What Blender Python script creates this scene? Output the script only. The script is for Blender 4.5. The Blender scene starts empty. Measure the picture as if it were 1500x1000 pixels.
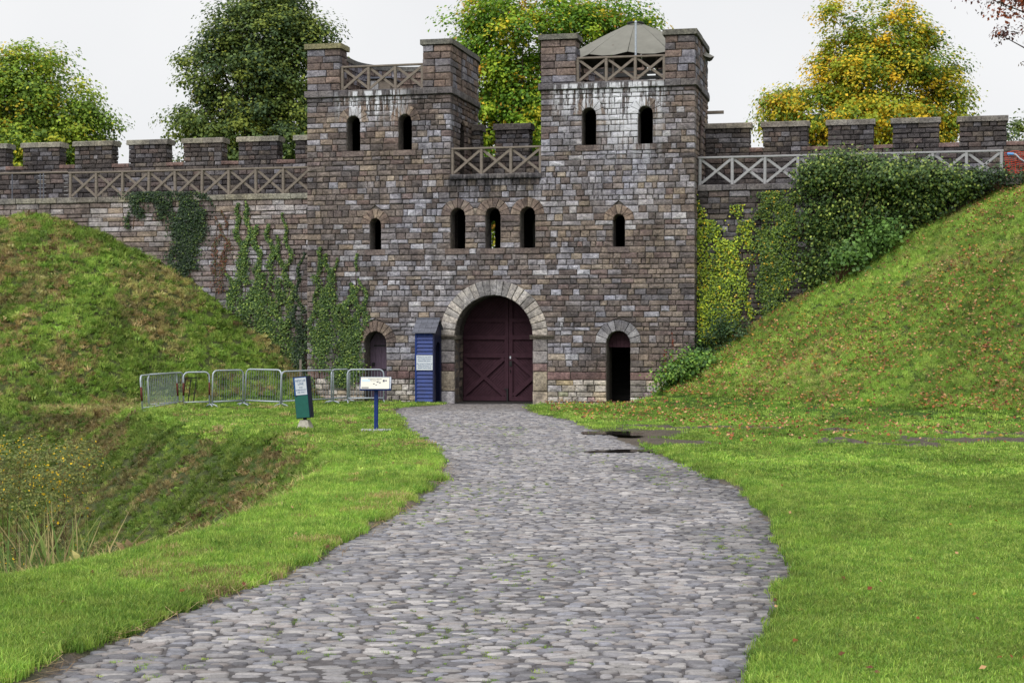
import bpy, bmesh, math, random
import numpy as np
from mathutils import Matrix, Vector

R = math.radians
random.seed(7)
rng = np.random.default_rng(7)
scene = bpy.context.scene
C = scene.collection

# ------------------------------------------------------------------ camera, sky, sun, exposure
EYE = 2.0
cam_d = bpy.data.cameras.new('camera')
cam_d.lens = 60.0; cam_d.sensor_width = 36.0; cam_d.shift_y = -5 / 1500
cam_d.clip_start = 0.1; cam_d.clip_end = 5000
cam = bpy.data.objects.new('camera', cam_d); C.objects.link(cam)
cam.location = (0, 0, EYE); cam.rotation_euler = (R(90), 0, 0)
scene.camera = cam

SUN_EL, SUN_AZ = R(52), R(-150)      # soft sun behind the clouds, behind the camera's left shoulder
world = bpy.data.worlds.new('World'); scene.world = world; world.use_nodes = True
wn, wl = world.node_tree.nodes, world.node_tree.links
wn.clear()
w_out = wn.new('ShaderNodeOutputWorld')
sky = wn.new('ShaderNodeTexSky'); sky.sky_type = 'NISHITA'; sky.sun_disc = False
sky.sun_elevation = SUN_EL; sky.sun_rotation = SUN_AZ
hs = wn.new('ShaderNodeHueSaturation'); hs.inputs['Saturation'].default_value = 0.25
bg1 = wn.new('ShaderNodeBackground'); bg1.inputs['Strength'].default_value = 0.06
bg2 = wn.new('ShaderNodeBackground'); bg2.inputs['Strength'].default_value = 0.56
tc = wn.new('ShaderNodeTexCoord'); nz = wn.new('ShaderNodeTexNoise')
nz.inputs['Scale'].default_value = 2.2; nz.inputs['Detail'].default_value = 4
cr = wn.new('ShaderNodeValToRGB')
cr.color_ramp.elements[0].position = 0.3; cr.color_ramp.elements[0].color = (0.82, 0.83, 0.85, 1)
cr.color_ramp.elements[1].position = 0.7; cr.color_ramp.elements[1].color = (1.0, 1.0, 1.0, 1)
mx = wn.new('ShaderNodeMixShader'); mx.inputs[0].default_value = 0.92
wl.new(sky.outputs[0], hs.inputs['Color']); wl.new(hs.outputs[0], bg1.inputs['Color'])
wl.new(tc.outputs['Generated'], nz.inputs['Vector']); wl.new(nz.outputs['Fac'], cr.inputs['Fac'])
wl.new(cr.outputs['Color'], bg2.inputs['Color'])
wl.new(bg1.outputs[0], mx.inputs[1]); wl.new(bg2.outputs[0], mx.inputs[2]); wl.new(mx.outputs[0], w_out.inputs[0])

sun_d = bpy.data.lights.new('sun', 'SUN'); sun_d.energy = 1.5; sun_d.angle = R(50); sun_d.color = (1.0, 0.98, 0.95)
sun = bpy.data.objects.new('sun', sun_d); C.objects.link(sun)
sdir = Vector((math.sin(SUN_AZ) * math.cos(SUN_EL), math.cos(SUN_AZ) * math.cos(SUN_EL), math.sin(SUN_EL)))
sun.rotation_euler = sdir.to_track_quat('Z', 'Y').to_euler()
vs = scene.view_settings
vs.view_transform = 'Standard'; vs.look = 'None'; vs.gamma = 1; vs.use_curve_mapping = False; vs.exposure = 0.9

# ------------------------------------------------------------------ frames
A = R(13.1)                                   # the wall line is turned a little away from the camera
OX, OY = -0.568, 52.6                         # middle of the gate on the ground
CA, SA = math.cos(A), math.sin(A)
def g2w(u, w): return OX + u * CA + w * SA, OY - u * SA + w * CA
def w2g(x, y): return (x - OX) * CA - (y - OY) * SA, (x - OX) * SA + (y - OY) * CA
GATE = Matrix.Translation((OX, OY, 0)) @ Matrix.Rotation(-A, 4, 'Z')
F = 2500.0
def at_wall(px, py, w=0.0):
    """where a sight line of the survey photograph meets the wall plane standing at depth w: (u, z)"""
    dx = (px - 750) / F
    Y = (w + OX * SA + OY * CA) / (dx * SA + CA)
    u, _ = w2g(dx * Y, Y)
    return u, EYE + (495 - py) / F * Y
def at_depth(px, py, Y): return (px - 750) / F * Y, Y, EYE + (495 - py) / F * Y

# ------------------------------------------------------------------ numpy noise
_perm = rng.random((256, 256))
def vnoise(x, y):
    x = np.asarray(x, float); y = np.asarray(y, float)
    xi = np.floor(x).astype(int); yi = np.floor(y).astype(int)
    fx = x - xi; fy = y - yi
    fx = fx * fx * (3 - 2 * fx); fy = fy * fy * (3 - 2 * fy)
    a = _perm[xi & 255, yi & 255]; b = _perm[(xi + 1) & 255, yi & 255]
    c = _perm[xi & 255, (yi + 1) & 255]; d = _perm[(xi + 1) & 255, (yi + 1) & 255]
    return (a * (1 - fx) + b * fx) * (1 - fy) + (c * (1 - fx) + d * fx) * fy
def fbm(x, y, o=3):
    s = 0; a = .5; t = 0
    for i in range(o):
        s = s + a * vnoise(x * 2 ** i + 17.3 * i, y * 2 ** i + 9.1 * i); t += a; a *= .5
    return s / t
def sstep(a, b, x):
    t = np.clip((np.asarray(x, float) - a) / (b - a), 0, 1); return t * t * (3 - 2 * t)
def smin(a, b, k):
    h = np.clip(.5 + .5 * (b - a) / k, 0, 1); return b * (1 - h) + a * h - k * h * (1 - h)

# ------------------------------------------------------------------ terrain height
PATH_L = np.array([(8.0, -3.1), (10.2, -2.85), (12.35, -2.5), (14.1, -2.0), (16.4, -1.7), (20.4, -1.22), (24.4, -.98), (28.6, -1.2), (33.5, -1.75), (37, -2.3), (41, -2.6), (45, -3.1), (49, -3.3), (51, -2.2), (54, -1.9)])
PATH_R = np.array([(8.0, 1.15), (9.9, 1.4), (13.3, 2.05), (14.9, 2.4), (18.2, 2.76), (22.7, 3.0), (27, 2.75), (29.4, 2.5), (34.5, 2.05), (41.7, 1.45), (45, .75), (47.6, .38), (50, .5), (52, .8), (54, .9)])
def path_l(y): return np.interp(y, PATH_L[:, 0], PATH_L[:, 1]) + .10 * (vnoise(np.asarray(y) * 1.1, 3.3) - .5)
def path_r(y): return np.interp(y, PATH_R[:, 0], PATH_R[:, 1]) + .09 * (vnoise(np.asarray(y) * .7, 8.3) - .5) + .05 * (vnoise(np.asarray(y) * 3.1, 5.3) - .5)
DITCH = np.array([(-60, -2), (-9, 8.5), (-5.2, 12), (-4.05, 14.3), (-3.5, 15.7), (-3.0, 17.8), (-2.7, 21.8), (-2.75, 27), (-3.2, 31.5), (-4.3, 35), (-6, 38), (-7.8, 41.5), (-9.4, 44.4), (-11, 46.9), (-15, 48.4), (-24, 50.6), (-60, 59)])
def ditch_sd(x, y):
    """distance into the ditch from its lip, negative outside"""
    x = np.asarray(x, float); y = np.asarray(y, float)
    d = np.full(x.shape, 1e9); inside = np.zeros(x.shape, bool)
    n = len(DITCH)
    for i in range(n):
        ax, ay = DITCH[i]; bx, by = DITCH[(i + 1) % n]
        ex, ey = bx - ax, by - ay
        t = np.clip(((x - ax) * ex + (y - ay) * ey) / (ex * ex + ey * ey), 0, 1)
        d = np.minimum(d, np.hypot(x - ax - t * ex, y - ay - t * ey))
        c = ((ay > y) != (by > y)) & (x < (bx - ax) * (y - ay) / (by - ay + 1e-12) + ax)
        inside ^= c
    return np.where(inside, d, -d)
HL = np.array([(-30, 6.4), (-17, 6.15), (-14.6, 5.95), (-13.4, 5.6), (-12, 4.85), (-9.6, 3.4), (-7.3, 1.7), (-6.2, .85), (-5.3, .2), (-4.6, 0), (9, 0)])
HR = np.array([(-5, 0), (0, 0), (1.0, .14), (2.2, .58), (4, 1.78), (6, 3.35), (8, 4.85), (10, 6.1), (12, 6.95), (15, 7.5), (40, 7.8)])
def mounds(x, y):
    u, w = w2g(x, y)
    arg = u - .75 * np.minimum(w - .6, 0)
    a = np.interp(arg, HL[:, 0], HL[:, 1])
    b = np.maximum((w + 7.6) * .82, 0)
    zl = np.maximum(smin(a, b, 1.3), 0)
    t = (u - 5.2) * .77 + (w + 3.7) * .64
    zr = np.interp(t, HR[:, 0], HR[:, 1]) * sstep(3.9, 6.0, u)
    front = 1 - sstep(1.2, 2.4, w)
    return zl * front, zr * front
def height(x, y):
    x = np.asarray(x, float); y = np.asarray(y, float)
    zl, zr = mounds(x, y)
    sd = ditch_sd(x, y)
    z = zl + zr
    dd = np.maximum(sd, 0)
    z = z - 4.0 * (1 - np.exp(-(dd / 3.4) ** 1.35))
    rough = sstep(.3, 1.6, zl) + sstep(.5, 2.0, dd) + .35 * sstep(.2, 1.5, zr)
    z = z + .05 * (fbm(x * .5, y * .5) - .5) + rough * (.36 * (fbm(x * .9, y * .9) - .5) + .16 * (vnoise(x * 3.1, y * 3.1) - .5))
    # the verge stands a little above the cobbles, the bed of the path lies lower
    inp = np.minimum(x - path_l(y), path_r(y) - x)
    k = sstep(-.04, .12, inp) * (y < 53.5) * (y > 0)
    z = z * (1 - k) - .07 * k
    for (qx, qy, qa, qb) in PUDDLES:
        pk = 1 - sstep(.8, 1.25, np.hypot((x - qx) / qa, (y - qy) / qb)); z = z * (1 - pk) - .05 * pk
    # wheel ruts pressed into the lawn on the right
    rut = rut_mask(x, y)
    return z + mud_mask(x, y) * (inp < -.1) * (np.hypot((x - 2.15) / .85, (y - 30.2) / .55) > 1.3) * (np.hypot((x - 2.25) / .75, (y - 35.8) / 1.5) > 1.3) * (-.01 + .07 * vnoise(x * 4.3, y * 4.3)) * (rut + .5)
PUDDLES = ((2.15, 30.2, .85, .55), (2.25, 35.8, .75, 1.5))
def rut_mask(x, y):
    m = 0
    for (x0, y0, x1, y1, wd) in ((4.6, 37.9, 11.0, 34.4, .6), (6.6, 33.2, 11.4, 32.8, 1.3), (5.8, 32.0, 7.6, 31.7, .7), (2.6, 38.6, 5.0, 37.6, .6)):
        ex, ey = x1 - x0, y1 - y0
        t = np.clip(((x - x0) * ex + (y - y0) * ey) / (ex * ex + ey * ey), 0, 1)
        d = np.hypot(x - x0 - t * ex, y - y0 - t * ey)
        m = np.maximum(m, 1 - sstep(wd * .35, wd, d + wd * 1.7 * (fbm(x * 2.3, y * 1.3) - .42)))
    return m
def mud_mask(x, y):
    """bare wet soil beside the path"""
    u, w = w2g(x, y)
    a = 1 - sstep(.25, 1.0, np.hypot((x - 2.6) / 1.9, (y - 35.6) / 6.0) + 1.5 * (fbm(x * 1.3, y * .8) - .5))
    b = 1 - sstep(.3, 1.0, np.hypot((x + 2.9) / 1.1, (y - 46.5) / 2.6) + .7 * (fbm(x * .9, y * .9) - .5))
    inp = np.minimum(x - path_l(y), path_r(y) - x)
    c = sstep(-.14, .02, inp + .34 * (fbm(x * 1.9, y * 1.9) - .5)) * (y < 54)
    return np.clip(np.maximum(np.maximum(a, b), np.maximum(c, rut_mask(x, y))), 0, 1)

# ------------------------------------------------------------------ materials
def lin(r, g, b):
    f = lambda c: ((c / 255 + .055) / 1.055) ** 2.4 if c > 10 else c / 255 / 12.92
    return (f(r), f(g), f(b))
def new_mat(name):
    m = bpy.data.materials.new(name); m.use_nodes = True
    nt = m.node_tree; b = nt.nodes['Principled BSDF']
    return m, nt.nodes, nt.links, b
def mixc(N, L, a, b, fac, mode='MIX'):
    n = N.new('ShaderNodeMix'); n.data_type = 'RGBA'; n.blend_type = mode
    for s, v in ((n.inputs[6], a), (n.inputs[7], b), (n.inputs[0], fac)):
        if hasattr(v, 'links'): L.new(v, s)
        elif isinstance(v, tuple): s.default_value = (*v[:3], 1)
        else: s.default_value = v
    return n.outputs[2]
def noise(N, L, scale, detail=3, rough=.55, vec=None, dims=None):
    n = N.new('ShaderNodeTexNoise'); n.inputs['Scale'].default_value = scale
    n.inputs['Detail'].default_value = detail; n.inputs['Roughness'].default_value = rough
    if vec is not None: L.new(vec, n.inputs['Vector'])
    return n.outputs['Fac']
def ramp(N, L, src, p0, p1, c0=(0, 0, 0), c1=(1, 1, 1)):
    r = N.new('ShaderNodeValToRGB'); L.new(src, r.inputs['Fac'])
    r.color_ramp.elements[0].position = p0; r.color_ramp.elements[0].color = (*c0, 1)
    r.color_ramp.elements[1].position = p1; r.color_ramp.elements[1].color = (*c1, 1)
    return r.outputs['Color']
def math_n(N, L, op, a, b=None):
    n = N.new('ShaderNodeMath'); n.operation = op
    for s, v in zip(n.inputs, (a, b)):
        if v is None: continue
        if hasattr(v, 'links'): L.new(v, s)
        else: s.default_value = v
    return n.outputs[0]
def gate_coords(N, L):
    g = N.new('ShaderNodeNewGeometry')
    s = N.new('ShaderNodeVectorMath'); s.operation = 'SUBTRACT'; L.new(g.outputs['Position'], s.inputs[0]); s.inputs[1].default_value = (OX, OY, 0)
    r = N.new('ShaderNodeVectorRotate'); r.rotation_type = 'Z_AXIS'; L.new(s.outputs[0], r.inputs['Vector']); r.inputs['Angle'].default_value = A
    return r.outputs[0]
def bump(N, L, b, h, strength, dist):
    n = N.new('ShaderNodeBump'); n.inputs['Strength'].default_value = strength; n.inputs['Distance'].default_value = dist
    L.new(h, n.inputs['Height']); L.new(n.outputs[0], b.inputs['Normal'])

def stone_material(name, stains):
    m, N, L, b = new_mat(name)
    at = N.new('ShaderNodeAttribute'); at.attribute_name = 'Col'
    v = gate_coords(N, L)
    n1 = noise(N, L, 13.0, 6, .72, v); n2 = noise(N, L, 1.1, 4, .6, v); n3 = noise(N, L, 48, 3, .6, v)
    c = mixc(N, L, at.outputs['Color'], ramp(N, L, n1, .28, .72, (.34, .34, .37), (1.6, 1.57, 1.5)), 1.0, 'MULTIPLY')
    c = mixc(N, L, c, ramp(N, L, n3, .3, .7, (.72, .72, .74), (1.25, 1.25, 1.22)), .8, 'MULTIPLY')
    n5 = noise(N, L, 2.6, 5, .7, v); n6 = noise(N, L, .45, 3, .6, v)
    c = mixc(N, L, c, ramp(N, L, n5, .3, .7, (.74, .72, .73), (1.26, 1.26, 1.23)), 1.0, 'MULTIPLY')
    c = mixc(N, L, c, ramp(N, L, n6, .35, .65, (.95, .98, 1.05), (1.05, 1.01, .95)), 1.0, 'MULTIPLY')
    # old soot and damp, in patches of their own
    c = mixc(N, L, c, (.018, .017, .017), math_n(N, L, 'MULTIPLY', ramp(N, L, n2, .50, .72), .55))
    mq = N.new('ShaderNodeMapping'); mq.inputs['Scale'].default_value = (2.2, 2.2, .22); L.new(v, mq.inputs['Vector'])
    c = mixc(N, L, c, (.03, .028, .028), math_n(N, L, 'MULTIPLY', ramp(N, L, noise(N, L, 1.3, 5, .65, mq.outputs[0]), .5, .68), .36))
    # lichen specks
    n4 = noise(N, L, 26, 2, .5, v)
    c = mixc(N, L, c, (.26, .24, .19), math_n(N, L, 'MULTIPLY', ramp(N, L, n4, .66, .74), .45))
    if stains:
        mp = N.new('ShaderNodeMapping'); mp.inputs['Scale'].default_value = (4.2, 4.2, .34); L.new(v, mp.inputs['Vector'])
        st = noise(N, L, 1.5, 5, .7, mp.outputs[0])
        sep = N.new('ShaderNodeSeparateXYZ'); L.new(v, sep.inputs[0])
        def win(src, a0, a1, b0, b1):
            m1 = N.new('ShaderNodeMapRange'); L.new(src, m1.inputs[0]); m1.inputs[1].default_value = a0; m1.inputs[2].default_value = a1
            m2 = N.new('ShaderNodeMapRange'); L.new(src, m2.inputs[0]); m2.inputs[1].default_value = b0; m2.inputs[2].default_value = b1
            m2.inputs[3].default_value = 1; m2.inputs[4].default_value = 0
            return math_n(N, L, 'MULTIPLY', m1.outputs[0], m2.outputs[0])
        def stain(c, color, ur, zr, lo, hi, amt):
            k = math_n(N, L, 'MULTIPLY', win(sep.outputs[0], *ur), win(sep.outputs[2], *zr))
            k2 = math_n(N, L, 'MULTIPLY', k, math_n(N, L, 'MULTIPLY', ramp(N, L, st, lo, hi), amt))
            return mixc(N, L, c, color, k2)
        white = (.74, .75, .80)
        c = stain(c, (.012, .012, .013), (1.9, 2.6, 5.2, 5.9), (8.5, 9.3, 9.7, 9.75), .40, .52, .8)
        c = stain(c, (.012, .012, .013), (-5.4, -4.9, -2.2, -1.5), (8.8, 9.4, 9.7, 9.75), .42, .55, .7)
        c = stain(c, white, (3.2, 3.9, 4.7, 5.4), (6.9, 8.6, 9.7, 9.75), .43, .55, .9)
        c = stain(c, white, (1.7, 2.2, 5.0, 5.6), (8.5, 9.25, 9.7, 9.75), .47, .54, .95)
        c = stain(c, white, (-5.2, -4.8, -3.2, -2.6), (8.5, 9.25, 9.7, 9.75), .46, .54, .95)
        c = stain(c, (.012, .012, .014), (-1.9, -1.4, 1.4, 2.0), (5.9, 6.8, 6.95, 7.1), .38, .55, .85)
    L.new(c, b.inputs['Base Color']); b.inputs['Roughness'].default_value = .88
    b.inputs['Specular IOR Level'].default_value = .25
    h = math_n(N, L, 'ADD', n1, math_n(N, L, 'MULTIPLY', n3, .5))
    bump(N, L, b, h, .8, .05)
    return m
M_stone = stone_material('weathered_masonry', True)
M_wall = stone_material('curtain_masonry', False)

def plain(name, col, rough=.7, spec=.3, var=.25, scale=8, bumpd=.01, metallic=0, attr=False, stretch=None):
    m, N, L, b = new_mat(name)
    tcn = N.new('ShaderNodeTexCoord'); v = tcn.outputs['Object']
    if stretch:
        mp = N.new('ShaderNodeMapping'); mp.inputs['Scale'].default_value = stretch; L.new(v, mp.inputs['Vector']); v = mp.outputs[0]
    n1 = noise(N, L, scale, 5, .65, v)
    if attr:
        a = N.new('ShaderNodeAttribute'); a.attribute_name = 'Col'; base = a.outputs['Color']
    else: base = col
    c = mixc(N, L, base, ramp(N, L, n1, .25, .75, (1 - var,) * 3, (1 + var,) * 3), 1.0, 'MULTIPLY')
    L.new(c, b.inputs['Base Color']); b.inputs['Roughness'].default_value = rough
    b.inputs['Specular IOR Level'].default_value = spec; b.inputs['Metallic'].default_value = metallic
    if bumpd: bump(N, L, b, n1, .5, bumpd)
    return m
M_mortar = plain('dark_mortar', (.035, .031, .030), .95, .1, .4, 5)
M_dark = plain('dark_interior_shade', (.03, .028, .027), .95, .1, .3, 3)  # near-black base colour carries the shade inside the rooms; slabs and deck share it
M_sill = plain('red_sandstone', lin(104, 82, 76), .9, .2, .35, 9)
M_wood = plain('weathered_timber', lin(124, 115, 106), .85, .2, .35, 6, .004, stretch=(1, 1, 6))
M_wood_l = plain('pale_silvered_timber', lin(158, 158, 160), .85, .2, .25, 6, .004, stretch=(1, 1, 6))
M_gate = plain('maroon_gate_paint', lin(64, 41, 50), .75, .15, .3, 7, .003)
M_door = plain('faded_purple_door_paint', lin(98, 84, 100), .8, .2, .35, 8, .003, stretch=(4, 1, .6))
M_iron = plain('black_iron', (.012, .012, .013), .6, .4, .3, 12, .002)
M_galv = plain('galvanised_steel', lin(172, 180, 190), .45, .5, .25, 20, .001, metallic=.15)
M_bar = plain('dull_grey_steel', lin(124, 132, 140), .55, .4, .25, 20, .001)
M_rust = plain('rusted_steel', lin(96, 52, 48), .85, .2, .4, 25, .002)
M_navy = plain('navy_paint', lin(12, 46, 116), .5, .4, .3, 6, .002)
M_navyd = plain('navy_paint_shaded', lin(14, 22, 58), .5, .4, .2, 6, .002)  # navy with the sentry box's side shade put into the colour; rescue casing too
M_slate = plain('grey_slate', lin(92, 94, 104), .7, .35, .4, 7, .006)
M_white = plain('white_sign_board', lin(200, 206, 214), .5, .3, .05, 4, 0)
M_cream = plain('cream_panel', lin(206, 204, 192), .4, .4, .05, 4, 0)
M_text = plain('blue_print', lin(38, 84, 130), .6, .2, .1, 4, 0)
M_ink = plain('grey_print', lin(70, 72, 84), .6, .2, .1, 4, 0)
M_ink2 = plain('pale_blue_print', lin(178, 196, 212), .6, .2, .1, 4, 0)
M_green = plain('dark_green_box_paint', lin(28, 92, 82), .55, .35, .15, 9, .002)
M_boxblue = plain('blue_box_edge', lin(20, 74, 128), .55, .35, .15, 9, .002)
M_conc = plain('pale_concrete', lin(165, 160, 150), .9, .2, .3, 14, .012)
M_canvas = plain('beige_canvas', lin(122, 121, 114), .85, .2, .14, 3, .004)
M_orange = plain('orange_plastic_mesh', lin(196, 72, 50), .6, .3, .15, 5, 0)
M_bark = plain('tree_bark', lin(70, 60, 50), .95, .1, .4, 4, .03)
M_stem = plain('brown_stem', lin(84, 66, 50), .9, .1, .3, 12, 0)
M_bluepipe = plain('blue_hose_connector', lin(90, 150, 210), .5, .4, .1, 5, 0)

def leaf_material(name, trans=.35, rough=.6, instancer=False):
    m, N, L, b = new_mat(name)
    a = N.new('ShaderNodeAttribute'); a.attribute_name = 'tint' if instancer else 'Col'
    if instancer: a.attribute_type = 'INSTANCER'
    col = a.outputs['Color']
    if instancer:
        # each blade is a little paler towards its own tip colour, taken from the mesh
        a2 = N.new('ShaderNodeAttribute'); a2.attribute_name = 'Col'
        col = mixc(N, L, col, a2.outputs['Color'], 1.0, 'MULTIPLY')
    L.new(col, b.inputs['Base Color']); b.inputs['Roughness'].default_value = rough
    b.inputs['Specular IOR Level'].default_value = .25
    t = N.new('ShaderNodeBsdfTranslucent'); L.new(col, t.inputs['Color'])
    ms = N.new('ShaderNodeMixShader'); ms.inputs[0].default_value = trans
    L.new(b.outputs[0], ms.inputs[1]); L.new(t.outputs[0], ms.inputs[2])
    L.new(ms.outputs[0], N['Material Output'].inputs[0])
    return m
M_leaf = leaf_material('leaf')
M_ivy = leaf_material('ivy_leaf', .15, .45)
M_grass = leaf_material('grass_blade', .30, .55, True)
M_litter = leaf_material('dry_leaf', .1, .8)

def ground_material():
    m, N, L, b = new_mat('turf_and_soil')
    a = N.new('ShaderNodeAttribute'); a.attribute_name = 'Col'
    g = N.new('ShaderNodeNewGeometry')
    n1 = noise(N, L, 3.2, 5, .7, g.outputs['Position']); n2 = noise(N, L, 22, 4, .7, g.outputs['Position'])
    c = mixc(N, L, a.outputs['Color'], ramp(N, L, n1, .25, .75, (.65,) * 3, (1.35,) * 3), 1.0, 'MULTIPLY')
    c = mixc(N, L, c, ramp(N, L, n2, .25, .75, (.45,) * 3, (1.5,) * 3), 1.0, 'MULTIPLY')
    L.new(c, b.inputs['Base Color'])
    wet = N.new('ShaderNodeAttribute'); wet.attribute_name = 'wet'
    mr = N.new('ShaderNodeMapRange'); L.new(wet.outputs['Fac'], mr.inputs[0]); mr.inputs[3].default_value = .95; mr.inputs[4].default_value = .5
    L.new(mr.outputs[0], b.inputs['Roughness']); b.inputs['Specular IOR Level'].default_value = .25
    bump(N, L, b, n2, .9, .06)
    return m
M_ground = ground_material()
def cobble_material():
    m, N, L, b = new_mat('worn_cobblestone')
    a = N.new('ShaderNodeAttribute'); a.attribute_name = 'Col'
    g = N.new('ShaderNodeNewGeometry')
    n1 = noise(N, L, 30, 5, .7, g.outputs['Position']); n2 = noise(N, L, .9, 4, .65, g.outputs['Position'])
    c = mixc(N, L, a.outputs['Color'], ramp(N, L, n1, .25, .75, (.68,) * 3, (1.3,) * 3), 1.0, 'MULTIPLY')
    c = mixc(N, L, c, (.055, .05, .058), math_n(N, L, 'MULTIPLY', ramp(N, L, n2, .52, .75), .45))
    L.new(c, b.inputs['Base Color'])
    L.new(ramp(N, L, n2, .35, .75, (.62,) * 3, (.38,) * 3), b.inputs['Roughness'])
    b.inputs['Specular IOR Level'].default_value = .42
    bump(N, L, b, n1, .5, .012)
    return m
M_cobble = cobble_material()
M_bed = plain('dark_damp_bedding', (.075, .068, .070), .7, .35, .6, 14, .03)
def water_material():
    m, N, L, b = new_mat('muddy_water')
    b.inputs['Base Color'].default_value = (.03, .027, .025, 1); b.inputs['Roughness'].default_value = .05
    b.inputs['Specular IOR Level'].default_value = .6
    g = N.new('ShaderNodeNewGeometry'); bump(N, L, b, noise(N, L, 6, 2, .5, g.outputs['Position']), .12, .02)
    return m
M_water = water_material()

# ------------------------------------------------------------------ mesh helpers
class MB:
    def __init__(s): s.v = []; s.f = []; s.c = []
    def add(s, vs, fs, col=(.5, .5, .5)):
        o = len(s.v); s.v.extend(vs); s.f.extend([tuple(i + o for i in f) for f in fs]); s.c.extend([col] * len(vs))
    def box(s, x0, x1, y0, y1, z0, z1, col=(.5, .5, .5), M=None):
        vs = [(x, y, z) for z in (z0, z1) for y in (y0, y1) for x in (x0, x1)]
        if M: vs = [tuple(M @ Vector(p)) for p in vs]
        s.add(vs, [(0, 2, 3, 1), (4, 5, 7, 6), (0, 1, 5, 4), (1, 3, 7, 5), (3, 2, 6, 7), (2, 0, 4, 6)], col)
    def bar(s, p, q, wd, th, col=(.5, .5, .5), up=(0, 0, 1)):
        """a squared timber from p to q, slightly chamfered"""
        p, q = Vector(p), Vector(q); d = (q - p).normalized(); up = Vector(up)
        if abs(d.dot(up)) > .98: up = Vector((0, 1, 0))
        a = d.cross(up).normalized(); b2 = a.cross(d).normalized()
        ch = min(wd, th) * .18; vs = []
        for e in (p, q):
            for (i, j) in ((-1, -1), (1, -1), (1, 1), (-1, 1)):
                for k in ((0, 1), (1, 0)) if (i * j > 0) else ((1, 0), (0, 1)):
                    vs.append(tuple(e + a * (i * (wd / 2 - ch * k[0])) + b2 * (j * (th / 2 - ch * k[1]))))
        fs = [(i, (i + 1) % 8, 8 + (i + 1) % 8, 8 + i) for i in range(8)] + [tuple(range(7, -1, -1)), tuple(range(8, 16))]
        s.add(vs, fs, col)
    def tube(s, pts, rad, n=8, col=(.5, .5, .5), caps=True):
        pts = [Vector(p) for p in pts]
        rad = rad if hasattr(rad, '__len__') else [rad] * len(pts)
        vs = []; prev = None
        for i, p in enumerate(pts):
            d = (pts[min(i + 1, len(pts) - 1)] - pts[max(i - 1, 0)]).normalized()
            a = Vector((0, 0, 1)) if abs(d.z) < .9 else Vector((0, 1, 0))
            if prev is not None: a = prev
            a = (a - d * a.dot(d)).normalized(); prev = a; b2 = d.cross(a)
            for k in range(n):
                t = 2 * math.pi * k / n
                vs.append(tuple(p + (a * math.cos(t) + b2 * math.sin(t)) * rad[i]))
        fs = []
        for i in range(len(pts) - 1):
            for k in range(n):
                fs.append((i * n + k, i * n + (k + 1) % n, (i + 1) * n + (k + 1) % n, (i + 1) * n + k))
        if caps: fs += [tuple(range(n - 1, -1, -1)), tuple(range((len(pts) - 1) * n, len(pts) * n))]
        s.add(vs, fs, col)
    def mesh(s, name, smooth=False, offset=None):
        m = bpy.data.meshes.new(name)
        v = s.v if offset is None else [(a - offset[0], b - offset[1], c - offset[2]) for a, b, c in s.v]
        m.from_pydata(v, [], s.f)
        at = m.color_attributes.new('Col', 'FLOAT_COLOR', 'POINT')
        cc = np.ones((len(s.v), 4), np.float32); cc[:, :3] = np.array(s.c, np.float32).reshape(-1, 3); at.data.foreach_set('color', cc.ravel())
        if smooth: m.polygons.foreach_set('use_smooth', [True] * len(m.polygons))
        m.update(); return m
BASE = {}
def tag(o, label=None, cat=None, group=None, kind=None):
    for k, v in (('label', label), ('category', cat), ('group', group), ('kind', kind)):
        if v: o[k] = v
    return o
def gthing(name, u, w, z, label, cat, group=None):
    """an Empty standing in the frame of the wall line"""
    o = bpy.data.objects.new(name, None); C.objects.link(o); o.empty_display_size = .2
    x, y = g2w(u, w); o.location = (x, y, z); o.rotation_euler = (0, 0, -A); BASE[o.name] = (u, w, z)
    return tag(o, label, cat, group)
def wthing(name, x, y, z, label, cat, group=None, rz=0.0):
    o = bpy.data.objects.new(name, None); C.objects.link(o); o.location = (x, y, z); o.rotation_euler = (0, 0, rz); BASE[o.name] = (0, 0, 0)
    return tag(o, label, cat, group)
def part(name, mb, mat, parent, smooth=False, off=None, kind=None, label=None):
    """link a mesh as part of parent; gate-frame coordinates are made relative to the parent's base"""
    b = BASE.get(parent.name, (0, 0, 0)) if off is None else off
    me = mb.mesh(name, smooth, b) if isinstance(mb, MB) else mb
    if not me.materials: me.materials.append(mat)
    o = bpy.data.objects.new(name, me); C.objects.link(o); o.parent = parent
    BASE[o.name] = b
    if kind: o['kind'] = kind
    if label: o['label'] = label
    return o
def holder(name, parent):
    o = bpy.data.objects.new(name, None); C.objects.link(o); o.parent = parent; o.empty_display_size = .1
    BASE[o.name] = BASE[parent.name]; return o
def single(name, me, mat, label=None, cat=None, group=None, kind=None, loc=(0, 0, 0), rz=0):
    if isinstance(me, MB): me = me.mesh(name)
    if not me.materials: me.materials.append(mat)
    o = bpy.data.objects.new(name, me); C.objects.link(o); o.location = loc; o.rotation_euler = (0, 0, rz)
    return tag(o, label, cat, group, kind)
def lettering(parent, text, M, size, mat, align='CENTER', name='lettering'):
    cu = bpy.data.curves.new(name, 'FONT'); cu.body = text; cu.size = size; cu.align_x = align; cu.align_y = 'CENTER'; cu.extrude = .001
    cu.space_line = .95
    cu.materials.append(mat)
    tmp = bpy.data.objects.new(name, cu); me = bpy.data.meshes.new_from_object(tmp); bpy.data.objects.remove(tmp)
    o = bpy.data.objects.new(name, me); C.objects.link(o); o.parent = parent; o.matrix_local = M; return o

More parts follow.
